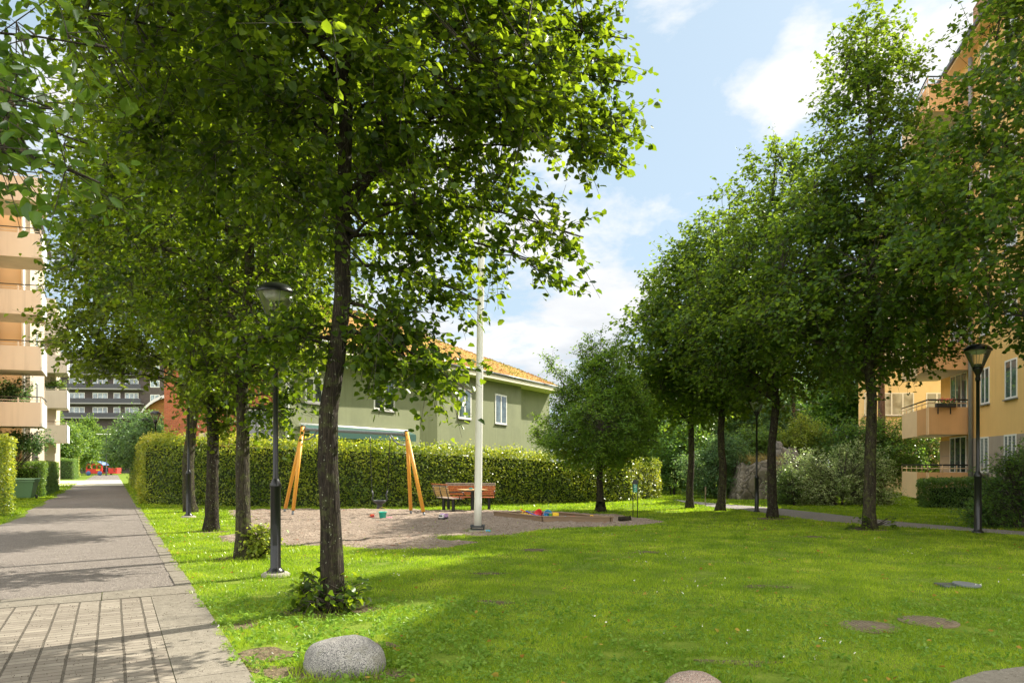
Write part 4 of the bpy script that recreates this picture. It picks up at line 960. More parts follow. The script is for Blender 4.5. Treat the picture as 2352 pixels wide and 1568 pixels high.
# flower box hangs on the first balcony
fb = Vector((17.9, 29.42, 3.72)); o = empty('flower_box', tuple(fb), R(8), 'flower box with pink flowers hanging on the middle orange balcony', 'flower box')
MB().box(-.45, .45, -.12, .0, .22, .38).build('box', M_DGR, o, bevel=.02); MB().box(-.30, -.27, .0, .03, -.05, .3).box(.27, .30, .0, .03, -.05, .3).build('hook', M_DGR, o)
g_ = np.random.default_rng(3); N = 160; leaves_obj('leaves', g_.uniform((-.45, -.14, .36), (.45, .02, .55), (N, 3)), g_.normal(size=(N, 3)), .06, BOX, o, DIAM)
N = 60; leaves_obj('flowers', g_.uniform((-.42, -.16, .48), (.42, .0, .60), (N, 3)), g_.normal(size=(N, 3)), .06, plain('pink petals', (.75, .12, .12), .7), o, DIAM)
# roof: eave with gutter, slope and terrace rail
e0, e1 = FY(8) + fn * .5, FY(33.4) + fn * .5
mb = MB(); H = Matrix.Translation((*rl(e0).xy, 0)) @ Matrix.Rotation(ang, 4, 'Z'); LL = (e1 - e0).length
mb.box(0, LL, -.56, .0, ZT - .10, ZT + .02, M=H); mb.build('soffit', M_ORB, Yh)
MB().box(-.02, LL + .1, .0, .10, ZT - .02, ZT + .14, M=H).build('gutter', M_ROOFD, Yh)
mb = MB(); mb.quad(*[H @ Vector(p) for p in ((-.1, .05, ZT + .145), (LL + .15, .05, ZT + .145), (LL - 1.5, -4.5, ZT + 2.6), (-.1, -4.5, ZT + 2.6))]); mb.quad(*[H @ Vector(p) for p in ((-.1, -4.5, ZT + 2.6), (LL - 1.5, -4.5, ZT + 2.6), (LL - 1.5, -12, ZT + 2.6), (-.1, -12, ZT + 2.6))]); mb.quad(*[H @ Vector(p) for p in ((LL + .15, .05, ZT + .145), (LL + .15, -12, ZT + .145), (LL - 1.5, -12, ZT + 2.6), (LL - 1.5, -4.5, ZT + 2.6))]); mb.build('roof', M_ROOFD, Yh)
rb = MB(); x0, x1 = LL - 10.2, LL - 5.0
for k in range(66): x = x0 + (x1 - x0) * k / 65; rb.box(x - .012, x + .012, -.27, -.245, ZT + .10, ZT + 1.25, M=H)
rb.box(x0, x1, -.28, -.235, ZT + 1.2501, ZT + 1.30, M=H); rb.build('terrace_rail', mat('brown rail', (.34, .20, .12), .6), Yh)
# rear wing facing the camera
wl, wr = W(1972, 0, 40).x, W(2240, 0, 40).x
wg = empty('apartment_house', (wl, 40, 0), 0, 'pale yellow rear wing with wide windows behind the orange balconies', 'building')
MB().prism([(0, 0), (wr - wl, 0), (wr - wl + 4, 9), (wl * .235, 9)], -.1, 15.0).build('wall', M_YEL2, wg)
for k in range(5):
    z = CH + (HZ - 954) / FP * 40 - 0 + 2.72 * (k - 0)
    for x0_, x1_, n in ((2022, 2099, 3), (2127, 2176, 2), (1985, 2008, 1)):
        a = W(x0_, 0, 40).x - wl; b_ = W(x1_, 0, 40).x - wl
        facade_window(wg, Matrix.Translation((a, -.006, z)) @ Matrix.Scale(-1, 4, Vector((0, 1, 0))), b_ - a, 1.28, n, WF, GL2 if x0_ > 2100 else glass_mat('pale curtain glass', (.14, .15, .14)))

# ---- peach house on the left
M_PEA = mat('peach balcony panel', (.57, .475, .38), .75, .03, nscale=2, stain=(.56, .45, .36), stain_amt=.3, streak=.35)
M_PEAW = mat('peach plaster', (.66, .47, .28), .92, .05, nscale=1.5, stain=(.70, .48, .27), stain_amt=.3)
M_PEAL = mat('light peach plaster', (.50, .42, .31), .92, .04, nscale=1.5)
ph = empty('apartment_house', (-24.4, 36, 0), 0, 'peach coloured apartment house with stacked balconies at the left edge', 'building')
PO = Vector((-24.4, 36, 0)); sd_ = Vector((-.4904, .8715, 0)); sn_ = Vector((.8715, .4904, 0))
def pr(p): return tuple(Vector(p) - PO)[:2]
c1 = PO; c2 = PO + sd_ * 8.7; c3 = c2 - sn_ * 14; c0 = PO - sn_ * 14
mb = MB(); mb.prism([pr(c0), pr(c1), pr(c2), pr(c3)], -.1, 14.3); mb.build('wall', M_PEAL, ph)
e_ = Vector((-34.2, 53.2, 0)); mb = MB(); mb.prism([pr(v) for v in (e_, e_ + sd_ * 6, e_ + sd_ * 6 - sn_ * 10, e_ - sn_ * 10)], -.1, 14.0); mb.build('wall', M_PEAL, ph)
# recessed nearer part that carries the big balconies
n1_ = PO + Vector((-1.5, -.05, 0)); n0 = n1_ - sd_ * 8; mb = MB(); mb.prism([pr(n0), pr(n1_), pr(n1_ - sn_ * 12), pr(n0 - sn_ * 12)], -.1, 17.0); mb.build('wall', M_PEAW, ph)
fa = MB(); M = Matrix.Rotation(math.atan2(sn_.y, sn_.x), 4, 'Z'); fa.box(-1.5, -.35, -.035, -.003, 0, 14.3, M=M).build('end_wall', M_PEAW, ph)
MB().tube([(-.22 * sn_.x, -.22 * sn_.y - .12, .2), (-.22 * sn_.x, -.22 * sn_.y - .12, 14.2)], .08, 10).build('downpipe', WF, ph)
for k in range(6):
    z = 1.95 + 2.6 * k; M2 = M @ Matrix.Translation((-1.55, -.04, z - .5)) @ Matrix.Scale(-1, 4, Vector((0, 1, 0)))
    pass
for k in range(6):
    if k > 4: break
    for d_ in (3,):
        p = PO + sd_ * d_ - PO; M2 = Matrix.Translation((p.x, p.y, 2.0 + 2.7 * k)) @ Matrix.Rotation(math.atan2(sd_.y, sd_.x), 4, 'Z') @ Matrix.Scale(-1, 4, Vector((0, 1, 0))) @ Matrix.Translation((0, .006, 0))
        if k < 5 and d_ < 25: facade_window(ph, M2, 1.2, 1.4, 2, WF, GL1)
for tops, c_, wd, dp, hp in (((3.35 - 0, 4.46, 7.05, 9.63, 12.26, 14.85)[1:], Vector((-21.85, 33, 0)), 3.6, 2.6, 1.07), ((7.03, 4.5, 9.6, 12.2), Vector((W(153, 0, 52).x, 52, 0)), 2.9, 3.2, 1.25)):
    for zt in tops:
        u = Vector((1, .30, 0)).normalized() if wd > 3 else Vector((1, .08, 0)).normalized(); v = sd_
        a = c_ - PO; z0 = zt - hp
        s = MB().prism([tuple(q)[:2] for q in (a - u * wd + Vector((0, .03, 0)), a + Vector((-.03, .03, 0)), a + v * dp, a - u * wd + v * dp)], z0 - .02, z0 + .13).build('balcony', M_SLABU, ph)
        an = math.atan2(u.y, u.x); MM = Matrix.Translation((a.x, a.y, 0)) @ Matrix.Rotation(an, 4, 'Z')
        MB().box(-wd, -.02, -.03, .02, z0 - .05, zt, M=MM).build('panel', M_PEA, s)
        an2 = math.atan2(v.y, v.x); MM2 = Matrix.Translation((a.x, a.y, 0)) @ Matrix.Rotation(an2, 4, 'Z')
        MB().box(.0, dp, -.05, .0, z0 - .05, zt, M=MM2).build('panel', WF, s)
        hr = MB(); hr.box(-wd, .0, -.03, .02, zt + .22, zt + .26, M=MM).box(0, dp, -.05, 0, zt + .22, zt + .26, M=MM2)
        hr.build('handrail', M_BLK, s)
        hr = MB()
        for k in range(5): hr.box(-wd * k / 4 - .05, -wd * k / 4, -.02, .01, zt + .001, zt + .219, M=MM)
        hr.box(-wd, 0, -.015, .005, zt + .08, zt + .11, M=MM); hr.build('rail', M_PEA, s)
mb = MB(); q = [c1 + sn_ * .4, c2 + sn_ * .4, c2 - sn_ * 14, c1 - sn_ * 14]
mb.prism([pr(p) for p in q], 14.301, 14.45); q = [n0 + sn_ * 1.3 - sd_ * 2, n1_ + sn_ * 1.3 + sd_ * .3, n1_ - sn_ * 12, n0 - sn_ * 12]; mb.prism([pr(p) for p in q], 17.001, 17.2); mb.build('roof', M_ROOFD, ph)

# ---- dark apartment block far behind
M_DBR = mat('dark brown brick', (.085, .068, .062), .9, .2, nscale=8, stain=(.12, .10, .09))
DY = 140.0; xl = W(60, 0, DY).x; xr = W(425, 0, DY).x
db = empty('apartment_block', (xl, DY, 0), R(4), 'dark brick apartment block with long balconies, far behind the park trees', 'building')
MB().box(0, xr - xl, 0, 12, 0, 23).build('wall', M_DBR, db)
wdt = xr - xl; seg = (W(322, 0, DY).x - xl)
M_SLE = mat('pale balcony slab', (.26, .25, .245), .8); M_TRS = mat('dark balcony front', (.055, .055, .065), .5, .2)
GLP = glass_mat('sky lit glass', (.09, .12, .13), .2)
cnt = 0
for k in range(8):
    z = 2.3 + 2.85 * k
    MB().box(0, seg, -1.5, -.01, z - .12, z + .12).build('balcony_slab', M_SLE, db)
    MB().box(0, seg, -1.5, -1.45, z + .121, z + 1.0).build('balcony_front', M_TRS, db)
    if k >= 3:
        for x0_, ww in ((1.0, 2.8), (5.2, 1.4), (8.1, 3.0), (12.6, 2.9), (16.6, 1.3), (18.8, 2.6)):
            facade_window(db, Matrix.Translation((x0_, -.006, z + .12)) @ Matrix.Scale(-1, 4, Vector((0, 1, 0))), ww, 2.1, 3 if ww > 2 else 1, WF, GLP, sill=False, fr=.12); cnt += 1
    if k >= 4: facade_window(db, Matrix.Translation((seg + 1.2, -.006, z + .5)) @ Matrix.Scale(-1, 4, Vector((0, 1, 0))), 1.8, 1.4, 2, WF, GLP, sill=False, fr=.10)
MB().box(-.3, wdt + .3, -1.8, 12.3, 23, 23.4).build('roof', M_SLE, db)
# glass tower left of it
gt = empty('glass_tower', (W(98, 0, 165).x, 165, 0), 0, 'pale blue glazed block seen between the peach balconies and the leaves', 'building')
gw = W(140, 0, 165).x - W(98, 0, 165).x; MB().box(-4, gw, 0, 10, 0, 38).build('wall', mat('pale blue cladding', (.40, .50, .58), .4), gt)
for k in range(12): MB().box(-3.9, gw - .1, -.05, -.001, 3 + 3 * k, 4.9 + 3 * k).build('window_band', GLP, gt)

# ---- red brick house and its small neighbour with the arched grass roof
m = bpy.data.materials.new('orange brick'); m.use_nodes = True; t = NT(m.node_tree); co = t.add('ShaderNodeTexCoord').outputs['Object']
xz = t.add('ShaderNodeSeparateXYZ', {0: co}); v_ = t.add('ShaderNodeCombineXYZ', {0: xz.outputs[0], 1: xz.outputs[2], 2: 0.0})
br = t.add('ShaderNodeTexBrick', {'Vector': v_, 'Color1': (.56, .17, .06, 1), 'Color2': (.40, .10, .04, 1), 'Mortar': (.40, .25, .17, 1), 'Scale': 1.0, 'Mortar Size': .008, 'Brick Width': .25, 'Row Height': .075})
b = t.add('ShaderNodeBsdfPrincipled', {'Base Color': br.outputs[0], 'Roughness': .9}); t.add('ShaderNodeOutputMaterial', {0: b}); M_BRICK = m
M_SED = ground_mat('sedum roof', [(.30, (.12, .15, .03)), (.42, (.30, .21, .04)), (.55, (.33, .15, .05)), (.70, (.22, .09, .05))], 3.0, 1.0, 30, [(14, .60, (.20, .22, .04)), (26, .64, (.52, .34, .08))])
bx, bw = W(377, 0, 42).x, W(640, 0, 42).x - W(377, 0, 42).x
rbh = empty('brick_house', (bx, 42, 0), 0, 'orange brick house behind the left end of the long hedge', 'building')
MB().box(0, bw, 0, 8, -.1, 8.2).build('wall', M_BRICK, rbh)
M_CREAM = mat('cream plaster', (.70, .60, .44), .85, .05)
po = empty('portal', (W(462, 0, 42).x - bx, -.02, 0)); po.parent = rbh
MB().box(0, .25, -.25, -.002, 0, 3.2).box(.9, 4.4, -.18, -.002, 2.3, 2.6).box(0, .9, -.32, -.002, 3.2, 3.45).build('door_surround', M_CREAM, po)
facade_window(rbh, Matrix.Translation((W(565, 0, 42).x - bx, -.006, 2.2)) @ Matrix.Scale(-1, 4, Vector((0, 1, 0))), 1.7, 2.7, 2, WF, GLD, fr=.12)
MB().box(-.2, bw, -.4, 8.2, 8.2, 8.4).build('roof', M_ROOFD, rbh)
nx = W(318, 0, 56).x
sh_ = empty('garden_hall', (nx, 56, 0), 0, 'low hall with an arched mossy roof and a white vent left of the brick house', 'building')
nw = 6.0; N_ = 12
P = [(nw * (1 - math.cos(a)) / 2 * 1.0, 4.4 + 2.7 * math.sin(a)) for a in np.linspace(0, math.pi / 2, N_)]
mb = MB()
for k in range(N_ - 1):
    (x0_, z0_), (x1_, z1_) = P[k], P[k + 1]; mb.quad((x0_, -.3, z0_), (x1_, -.3, z1_), (x1_, 9, z1_), (x0_, 9, z0_))
mb.build('roof', M_SED, sh_)
mb = MB()
for k in range(N_ - 1):
    (x0_, z0_), (x1_, z1_) = P[k], P[k + 1]; mb.quad((x0_, -.32, z0_ - .18), (x1_, -.32, z1_ - .18), (x1_, -.32, z1_ + .06), (x0_, -.32, z0_ + .06)); 
mb.build('roof_edge', M_ALU, sh_)
mb = MB()
for k in range(N_ - 1):
    (x0_, z0_), (x1_, z1_) = P[k], P[k + 1]; mb.quad((x0_, 0, 0), (x1_, 0, 0), (x1_, 0, z1_ - .02), (x0_, 0, z0_ - .02))
mb.build('gable', M_SED, sh_)
MB().box(2.2, 3.4, .5, 1.7, 6.0, 8.3).build('chimney', M_CREAM, sh_); MB().tube([(2.2, 1.1, 8.5), (3.4, 1.1, 8.5)], .45, 16).build('vent', M_ALU, sh_)

# ---- green preschool
M_GRN = mat('sage green plaster', (.205, .22, .125), .92, .06, nscale=1.2, bump=.25, bscale=50, stain=(.15, .165, .095), stain_scale=.5, stain_amt=.6, streak=.5)
M_SOF = mat('cream soffit', (.62, .57, .42), .7, .03)
gd = Vector((.423, .906, 0)); gn = Vector((.906, -.423, 0)); G0 = Vector((-7.0, 39.0, 0))
def gY(x):                                        # point of the wall line under a picture column
    k = (x - 1176) / FP; s = (k * G0.y - G0.x) / (gd.x - k * gd.y); return G0 + gd * s
gh = empty('preschool', tuple(G0), 0, 'sage green two storey house with a sedum roof, white windows and a green awning', 'building')
def gr_(p): return Vector(p) - G0
a, b_, c_, d_ = gY(640), gY(964), gY(1182), gY(1262)
st = gn * .55
poly = [a, b_, b_ + st * .9 + gd * 1.2, c_ + st, c_ + gd * .05, d_, d_ * 1.16, a * 1.25]
mb = MB(); mb.prism([tuple(gr_(p))[:2] for p in poly], -.1, 8.3); mb.build('wall', M_GRN, gh)
def gwin(x0_, x1_, ytop, ybot, offn, m=GL1, n=2, sill=True):
    A_, B_ = gY(x0_) + gn * offn, gY(x1_) + gn * offn; Y = (A_.y + B_.y) / 2
    # re-aim the columns for the offset wall
    z0_ = CH + (HZ - ybot) / FP * Y; z1_ = CH + (HZ - ytop) / FP * Y; L_ = (B_ - A_).length
    q = gr_(A_); M = Matrix.Translation((q.x, q.y, z0_)) @ Matrix.Rotation(math.atan2(gd.y, gd.x), 4, 'Z') @ Matrix.Scale(-1, 4, Vector((0, 1, 0)))
    facade_window(gh, M, L_, z1_ - z0_, n, WF, m, sill=sill, fr=.11)
gwin(858, 906, 872, 943, .01, GLD); gwin(700, 741, 866, 926, .01, GLD)
gwin(1042 - 7, 1072 - 7, 892, 962, .56); gwin(1126 - 5, 1153 - 5, 906, 974, .56)
gwin(785, 812, 1008, 1030, .01, GLD); gwin(1036, 1060, 1030, 1048, .56, GLD); gwin(700, 728, 1002, 1030, .01, GLD)
# eave and roof from picture rows
EP = [(640, 772), (760, 800), (891, 821), (984, 836), (1091, 856), (1211, 881), (1262, 892)]
def eave(x, y, o_=.55 + .75, dz=0.0): p = gY(x) + gn * o_; k = p.y; q = W(x, y, 1); return Vector((p.x, p.y, CH + (HZ - y) / FP * p.y + dz))
E = [eave(x, y) for x, y in EP]
mb = MB(); fs = MB(); rf = MB(); gt_ = MB()
for i in range(len(E) - 1):
    p, q = E[i], E[i + 1]; inn = -gn * 1.5
    fs.quad(*[gr_(v) for v in (p - Vector((0, 0, .36)), q - Vector((0, 0, .36)), q - Vector((0, 0, .08)), p - Vector((0, 0, .08)))])
    mb.quad(*[gr_(v) for v in (p - Vector((0, 0, .36)), p + inn - Vector((0, 0, .42)), q + inn - Vector((0, 0, .42)), q - Vector((0, 0, .36)))])
    gt_.tube([gr_(p + gn * .05), gr_(q + gn * .05)], .075, 8)
rise = [0, .55, 1.0, 1.35, 1.62, 1.80, 1.9]; outx = [0, 1.2, 2.4, 3.6, 4.8, 6.0, 7.2]
def rp(i, k):
    e = E[i] - gn * outx[k] + Vector((0, 0, .05 + rise[k] * 1.95))
    t_end = max(0, (i - 3)) / 3.0                         # hip: the far end of the roof comes down
    e.z -= rise[k] * t_end * .95
    e += Vector((0, 0, .10 * noise.noise(e * .8)))
    return gr_(e)
for i in range(len(E) - 1):
    for k in range(6): rf.quad(rp(i, k), rp(i + 1, k), rp(i + 1, k + 1), rp(i, k + 1))
fs.build('fascia', M_SOF, gh); mb.build('soffit', M_SOF, gh); gt_.build('gutter', M_GALV, gh); rf.build('roof', M_SED, gh)
g_ = np.random.default_rng(5); pts_ = []
for i in range(len(E) - 1):
    for k in range(6):
        for _ in range(420):
            u, v = g_.random(2); q0 = rp(i, k).lerp(rp(i + 1, k), u); q1 = rp(i, k + 1).lerp(rp(i + 1, k + 1), u); pts_.append(tuple(q0.lerp(q1, v)))
SEDL = leaf_mat('sedum tufts', [(0, (.10, .14, .03)), (.3, (.27, .22, .045)), (.6, (.27, .12, .05)), (1, (.17, .065, .045))], [(0, (.2, .22, .04)), (1, (.4, .16, .07))], gloss=.02)
g_pts = np.array(pts_); leaves_obj('roof_plants', g_pts, np.array([0, 0, .6]) + g_.normal(size=g_pts.shape) * .8, .11, SEDL, gh, DIAM, rnd=np.clip(np.array([.5 + .9 * noise.noise(Vector(q) * .9) + .35 * noise.noise(Vector(q) * 3) for q in pts_]) + g_.normal(size=len(pts_)) * .15, 0, 1))
sk = empty('roof_hood', tuple(eave(1060, 820, -5.0, 0) * 1), 0); sk.parent = gh; sk.location = rp(4, 5) + Vector((0, 0, .1)); MB().box(-1.2, .8, -.4, .4, 0, .4).build('hood', M_GALV, sk, bevel=.05)
# drainpipe and awning
q = gr_(gY(656) + gn * .1); MB().tube([(q.x, q.y, 0), (q.x, q.y, 7.8)], .09, 10).build('downpipe', mat('pale downpipe', (.5, .5, .46), .5), gh)
A_, B_ = gY(684), gY(932)
zA = CH + (HZ - 974) / FP * A_.y; zB = CH + (HZ - 990) / FP * B_.y
aw = MB(); pA, pB = gr_(A_), gr_(B_)
box_ = MB().tube([pA + gn * .12 + Vector((0, 0, zA)), pB + gn * .12 + Vector((0, 0, zB))], .07, 8).build('awning', M_ALU, gh)
aw.quad(pA + gn * .2 + Vector((0, 0, zA - .02)), pB + gn * .2 + Vector((0, 0, zB - .02)), pB + gn * .7 + Vector((0, 0, zB - .22)), pA + gn * .7 + Vector((0, 0, zA - .22)))
aw.quad(pA + gn * .7 + Vector((0, 0, zA - .22)), pB + gn * .7 + Vector((0, 0, zB - .22)), pB + gn * .7 + Vector((0, 0, zB - .60)), pA + gn * .7 + Vector((0, 0, zA - .60)))
aw.build('fabric', plain('green awning cloth', (.003, .055, .040), .7), box_)

# ================================================================== hedges, shrubs and far trees
HB = [(311, 1157, 2.70), (460, 1162, 2.62), (617, 1165, 2.5), (860, 1166, 2.36), (1040, 1163, 2.24), (1197, 1158, 2.12), (1345, 1155, 1.92), (1440, 1151, 1.80), (1524, 1143, 1.72)]
front = [(G(x, y).x, G(x, y).y + .25, z) for x, y, z in HB]
hedge('hornbeam_hedge', 'long tall clipped hornbeam hedge with yellow tips behind the playground', 'hedge', run_quads(front, (-.35, 1.1)), 400, .082, BEECH, seed=5, rough_=.13, topsprout=.24)
c0 = Vector((front[0][0], front[0][1], 0)) + Vector((-.15, 1.1, 0)); c1 = c0 + PF * 36
hedge('hornbeam_hedge', 'hornbeam hedge running away along the right side of the path', 'hedge', run_quads([(c1.x, c1.y, 2.8), (c0.x, c0.y, 2.72)], (1.2, .5), (False, False)), 280, .09, BEECH, seed=6, rough_=.10, topsprout=.12)
def block(x0, x1, Y, depth, z, label, m, dens=260, ls=.07, name='clipped_hedge', side=(0, 0), **k):
    a, b = W(x0, 0, Y), W(x1, 0, Y); hedge(name, label, 'hedge', run_quads([(a.x, a.y, z), (b.x, b.y, z)], side or (0, depth)), dens, ls, m, **k)
fwd = tuple((PF * 7).xy)
block(-90, 8, 21.5, 0, 2.45, 'dark untrimmed hedge cut off by the left picture edge', BEECH, 420, .07, side=tuple((PF * 3.2).xy), seed=7)
block(20, 101, 34.5, 0, 1.72, 'low clipped light green hedge behind the green bin', BOX, 700, .062, side=tuple((PF * 11).xy), seed=8)
block(100, 172, 78, 0, 2.3, 'farther low clipped hedge behind the orange bench', BOX, 200, .08, side=tuple((PF * 10).xy), seed=9)
block(76, 176, 86, 0, 3.5, 'taller yellow topped hedge farthest along the left side of the path', BEECH, 160, .10, side=tuple((PF * 10).xy), seed=10)
pr0 = G(2120, 1166); pr1 = Vector((W(2300, 0, 24.6).x, 24.6, 0))
hedge('clipped_hedge', 'waist high clipped green hedge in front of the yellow house', 'hedge', run_quads([(pr0.x, pr0.y, 1.02), (pr1.x, pr1.y, 1.10)], (.45, 1.1)), 900, .066, BOX, seed=11)

# shoots at the tree feet and small shrubs
shrub('lime_shoots', 'broad leafed shoots growing round the foot of the nearest tree', 'plant', T1, [((-.05, -.12, .16), (.42, .26, .20), 30), ((-.28, -.05, .25), (.14, .12, .18), 8), ((.22, -.1, .2), (.14, .12, .14), 7)], .085, LIME, 3, 2, .16, seed=3, tmpl=HEART)
shrub('lime_shoots', 'bright yellow green shoots at the foot of the second tree beside the lamp', 'plant', G(596, 1281), [((0, 0, .26), (.26, .22, .26), 60)], .06, YELG, 6, 3, .13, seed=4, tmpl=HEART)
shrub('lime_shoots', 'few thin shoots at the foot of the trunk beside the right gravel path', 'plant', RA + Vector((0, -.05, 0)), [((-.5, 0, .08), (.16, .14, .10), 9), ((.55, 0, .14), (.10, .1, .16), 6), ((-.22, -.2, .22), (.1, .1, .14), 6)], .08, LIME2, 3, 2, .12, seed=5, tmpl=HEART)
shrub('corner_shrub', 'dark leafy shrub at the right edge below the yellow house', 'shrub', G(2345, 1212), [((.1, .4, .9), (.85, .8, .95), 130), ((-.75, .1, .35), (.5, .5, .40), 50), ((.5, .6, 1.3), (.6, .6, .9), 60)], .075, DARKL, 7, 5, .28, seed=6, tmpl=OVATE)
shrub('variegated_shrub', 'large pale cream and green variegated shrub right of the rock', 'shrub', G(1935, 1160), [((-.6, 1.2, 1.1), (1.6, 1.2, 1.15), 230), ((1.2, 1.0, 1.3), (1.3, 1.1, 1.3), 190), ((-1.4, .4, .6), (.9, .8, .6), 80), ((.3, .2, .6), (1.9, .8, .7), 140)], .065, VARI, 9, 5, .26, seed=7)
shrub('raspberry_shrub', 'fresh green bramble bush between the rock and the variegated shrub', 'shrub', G(1825, 1160), [((0, .4, .45), (.8, .6, .5), 90), ((-.1, .6, 1.0), (.5, .5, .45), 45)], .07, BOX, 7, 4, .24, seed=8)
shrub('low_shrub', 'low tangled shrub beside the lowest orange balcony', 'shrub', G(2010, 1158), [((.2, .3, .30), (1.3, .5, .32), 90)], .06, VARI, 7, 4, .2, seed=9)
bg_ = 'shrubs on the wooded slope behind the right lawn'
def P3(x, Y): return Vector((W(x, 0, Y).x, Y, 0))
shrub('slope_shrub', 'bluish green shrub directly left of the rock', 'shrub', P3(1640, 33.5), [((0, 0, 1.2), (1.7, 1.2, 1.25), 230), ((.5, 0, 2.2), (1.2, .9, .8), 90)], .09, BLUEL, 8, 5, .32, bg_, 10)
shrub('slope_shrub', 'dark shaded shrub right of the lit hedge end', 'shrub', P3(1545, 38), [((0, 0, 1.6), (1.7, 1.3, 1.7), 200), ((.8, .5, 3.0), (1.4, 1, 1.2), 110)], .12, DARKL, 8, 5, .4, bg_, 11)
shrub('slope_shrub', 'yellow green sunlit bush on top of the slope above the rock', 'shrub', P3(1845, 37), [((0, 0, 3.0), (1.5, 1.0, 1.1), 190), ((-.9, 0, 2.2), (1.0, .8, .9), 80)], .10, YELG, 7, 5, .32, bg_, 12)
shrub('slope_shrub', 'bright green bush between the park lamp and a black trunk', 'shrub', P3(1735, 36), [((0, 0, 2.7), (1.2, .9, .9), 140), ((.3, 0, 1.6), (1.2, .8, .9), 80)], .10, PARK, 7, 5, .3, bg_, 13)
shrub('slope_shrub', 'wide mid green bush behind the variegated shrub', 'shrub', P3(1965, 36), [((0, 0, 2.4), (2.2, 1.2, 1.7), 300), ((2.0, 0, 2.4), (1.8, 1.2, 1.7), 200)], .10, DARKL, 8, 5, .36, bg_, 14)
shrub('slope_shrub', 'mid green bush below the rear wing, left of the balconies', 'shrub', P3(2110, 37.5), [((0, 0, 1.9), (2.4, 1.1, 1.75), 300), ((1.8, -1.6, 1.3), (1.2, .9, 1.2), 90)], .10, DARKL, 8, 5, .36, bg_, 15)
shrub('slope_shrub', 'tall dark bush far back between two black trunks', 'shrub', P3(1700, 41), [((0, 0, 2.5), (2.6, 1.5, 2.5), 330), ((1.5, 0, 4.4), (2.0, 1.3, 1.8), 170)], .13, BLUEL, 8, 5, .42, bg_, 16)
bt = 'dark trees closing the view behind the right lawn'
def forest(x, Y, h, wd, label, m, seed, n=420, pine=False, z0=1.2, ls=.17):
    tree('pine_tree' if pine else 'woodland_tree', label, 'tree', P3(x, Y), [(z0, wd * .35, wd * .35), (z0 + (h - z0) * .25, wd * .95, wd * .95), (z0 + (h - z0) * .55, wd, wd), (h * .85, wd * .6, wd * .6), (h, .2, .2)], n, 5, 8, ls, m,
         BARKP if pine else BARK, .17, clump_r=.55, group=bt, limbs=10, seed=seed, flare=1.15)
forest(1500, 46, 8.5, 3.4, 'rounded dark tree behind the pear tree', LIME2, 51, 420)
forest(1590, 44, 9.0, 3.6, 'broad tree filling the gap behind the farthest right lime', PARK, 52, 460)
forest(1690, 50, 9.5, 4.2, 'dark tree standing behind the park lamp', DARKL, 53, 500)
forest(1790, 52, 9.0, 4.2, 'dark tree standing behind the black trunks', DARKL, 54, 500)
forest(1890, 55, 9.5, 4.4, 'dark tree above the variegated shrub', DARKL, 55, 500)
forest(1975, 46, 9.0, 3.0, 'tree in front of the left end of the rear wing', DARKL, 56, 380, z0=3.6)
forest(1425, 52, 7.5, 3.0, 'small tree to the left of the pear tree crown, behind the hedge', LIME2, 57, 300)
def bare_trunk(x, Y, z0, h, r, lean_, label, nb=15):
    o = empty('pine_tree', tuple(P3(x, Y)), 0, label, 'tree', 'bare reddish pine trunks on the slope')
    MB().tube([(0, 0, 0), (lean_ * .3, 0, h * .3), (lean_ * .6, .1, h * .65), (lean_, .1, h)], [r, r * .9, r * .75, r * .55], 10).build('trunk', BARKP, o)
    g = random.Random(label); mb = MB()
    for k in range(nb):
        z = h * g.uniform(.38, .8); a = g.uniform(-.9, .9) + (0 if g.random() < .7 else math.pi); L_ = g.uniform(.8, 2.0)
        s_ = Vector((lean_ * z / h, .05, z)); mb.tube([s_, s_ + Vector((math.cos(a) * L_ * .5, math.sin(a) * L_ * .4, .12)), s_ + Vector((math.cos(a) * L_, math.sin(a) * L_ * .8, g.uniform(-.35, .3)))], [.02, .013, .004], 5, caps=False)
    mb.build('branches', plain('dead grey twigs', (.26, .20, .15), .9), o)
    C = np.array([[lean_, .1, h]]) + np.random.default_rng(4).normal(size=(60, 3)) * np.array([1.3, 1.0, .8]); A, B, P, N = clump_leaves(C, nrm(C - np.array([lean_, 0, h - 1])), .5, 5, 8, .12, np.random.default_rng(5))
    twig_obj('twigs', A, B, .008, TWIG, o); leaves_obj('crown', P, N, .14, DARKL, o, DIAM)
bare_trunk(1832, 40.5, 2.0, 7.6, .14, -.35, 'leaning bare reddish trunk with dead twigs above the yellow green bush')
bare_trunk(1912, 47, 2.0, 8.2, .16, 0, 'bare reddish trunk, left of the two thin ones beside the rear wing', 4)
bare_trunk(1936, 46, 2.0, 8.4, .18, .05, 'darker bare trunk, right of the two thin ones beside the rear wing', 4)
bare_trunk(2024, 36.5, 2.0, 9.2, .20, .1, 'thick reddish brown trunk just behind the tallest lime', 0)
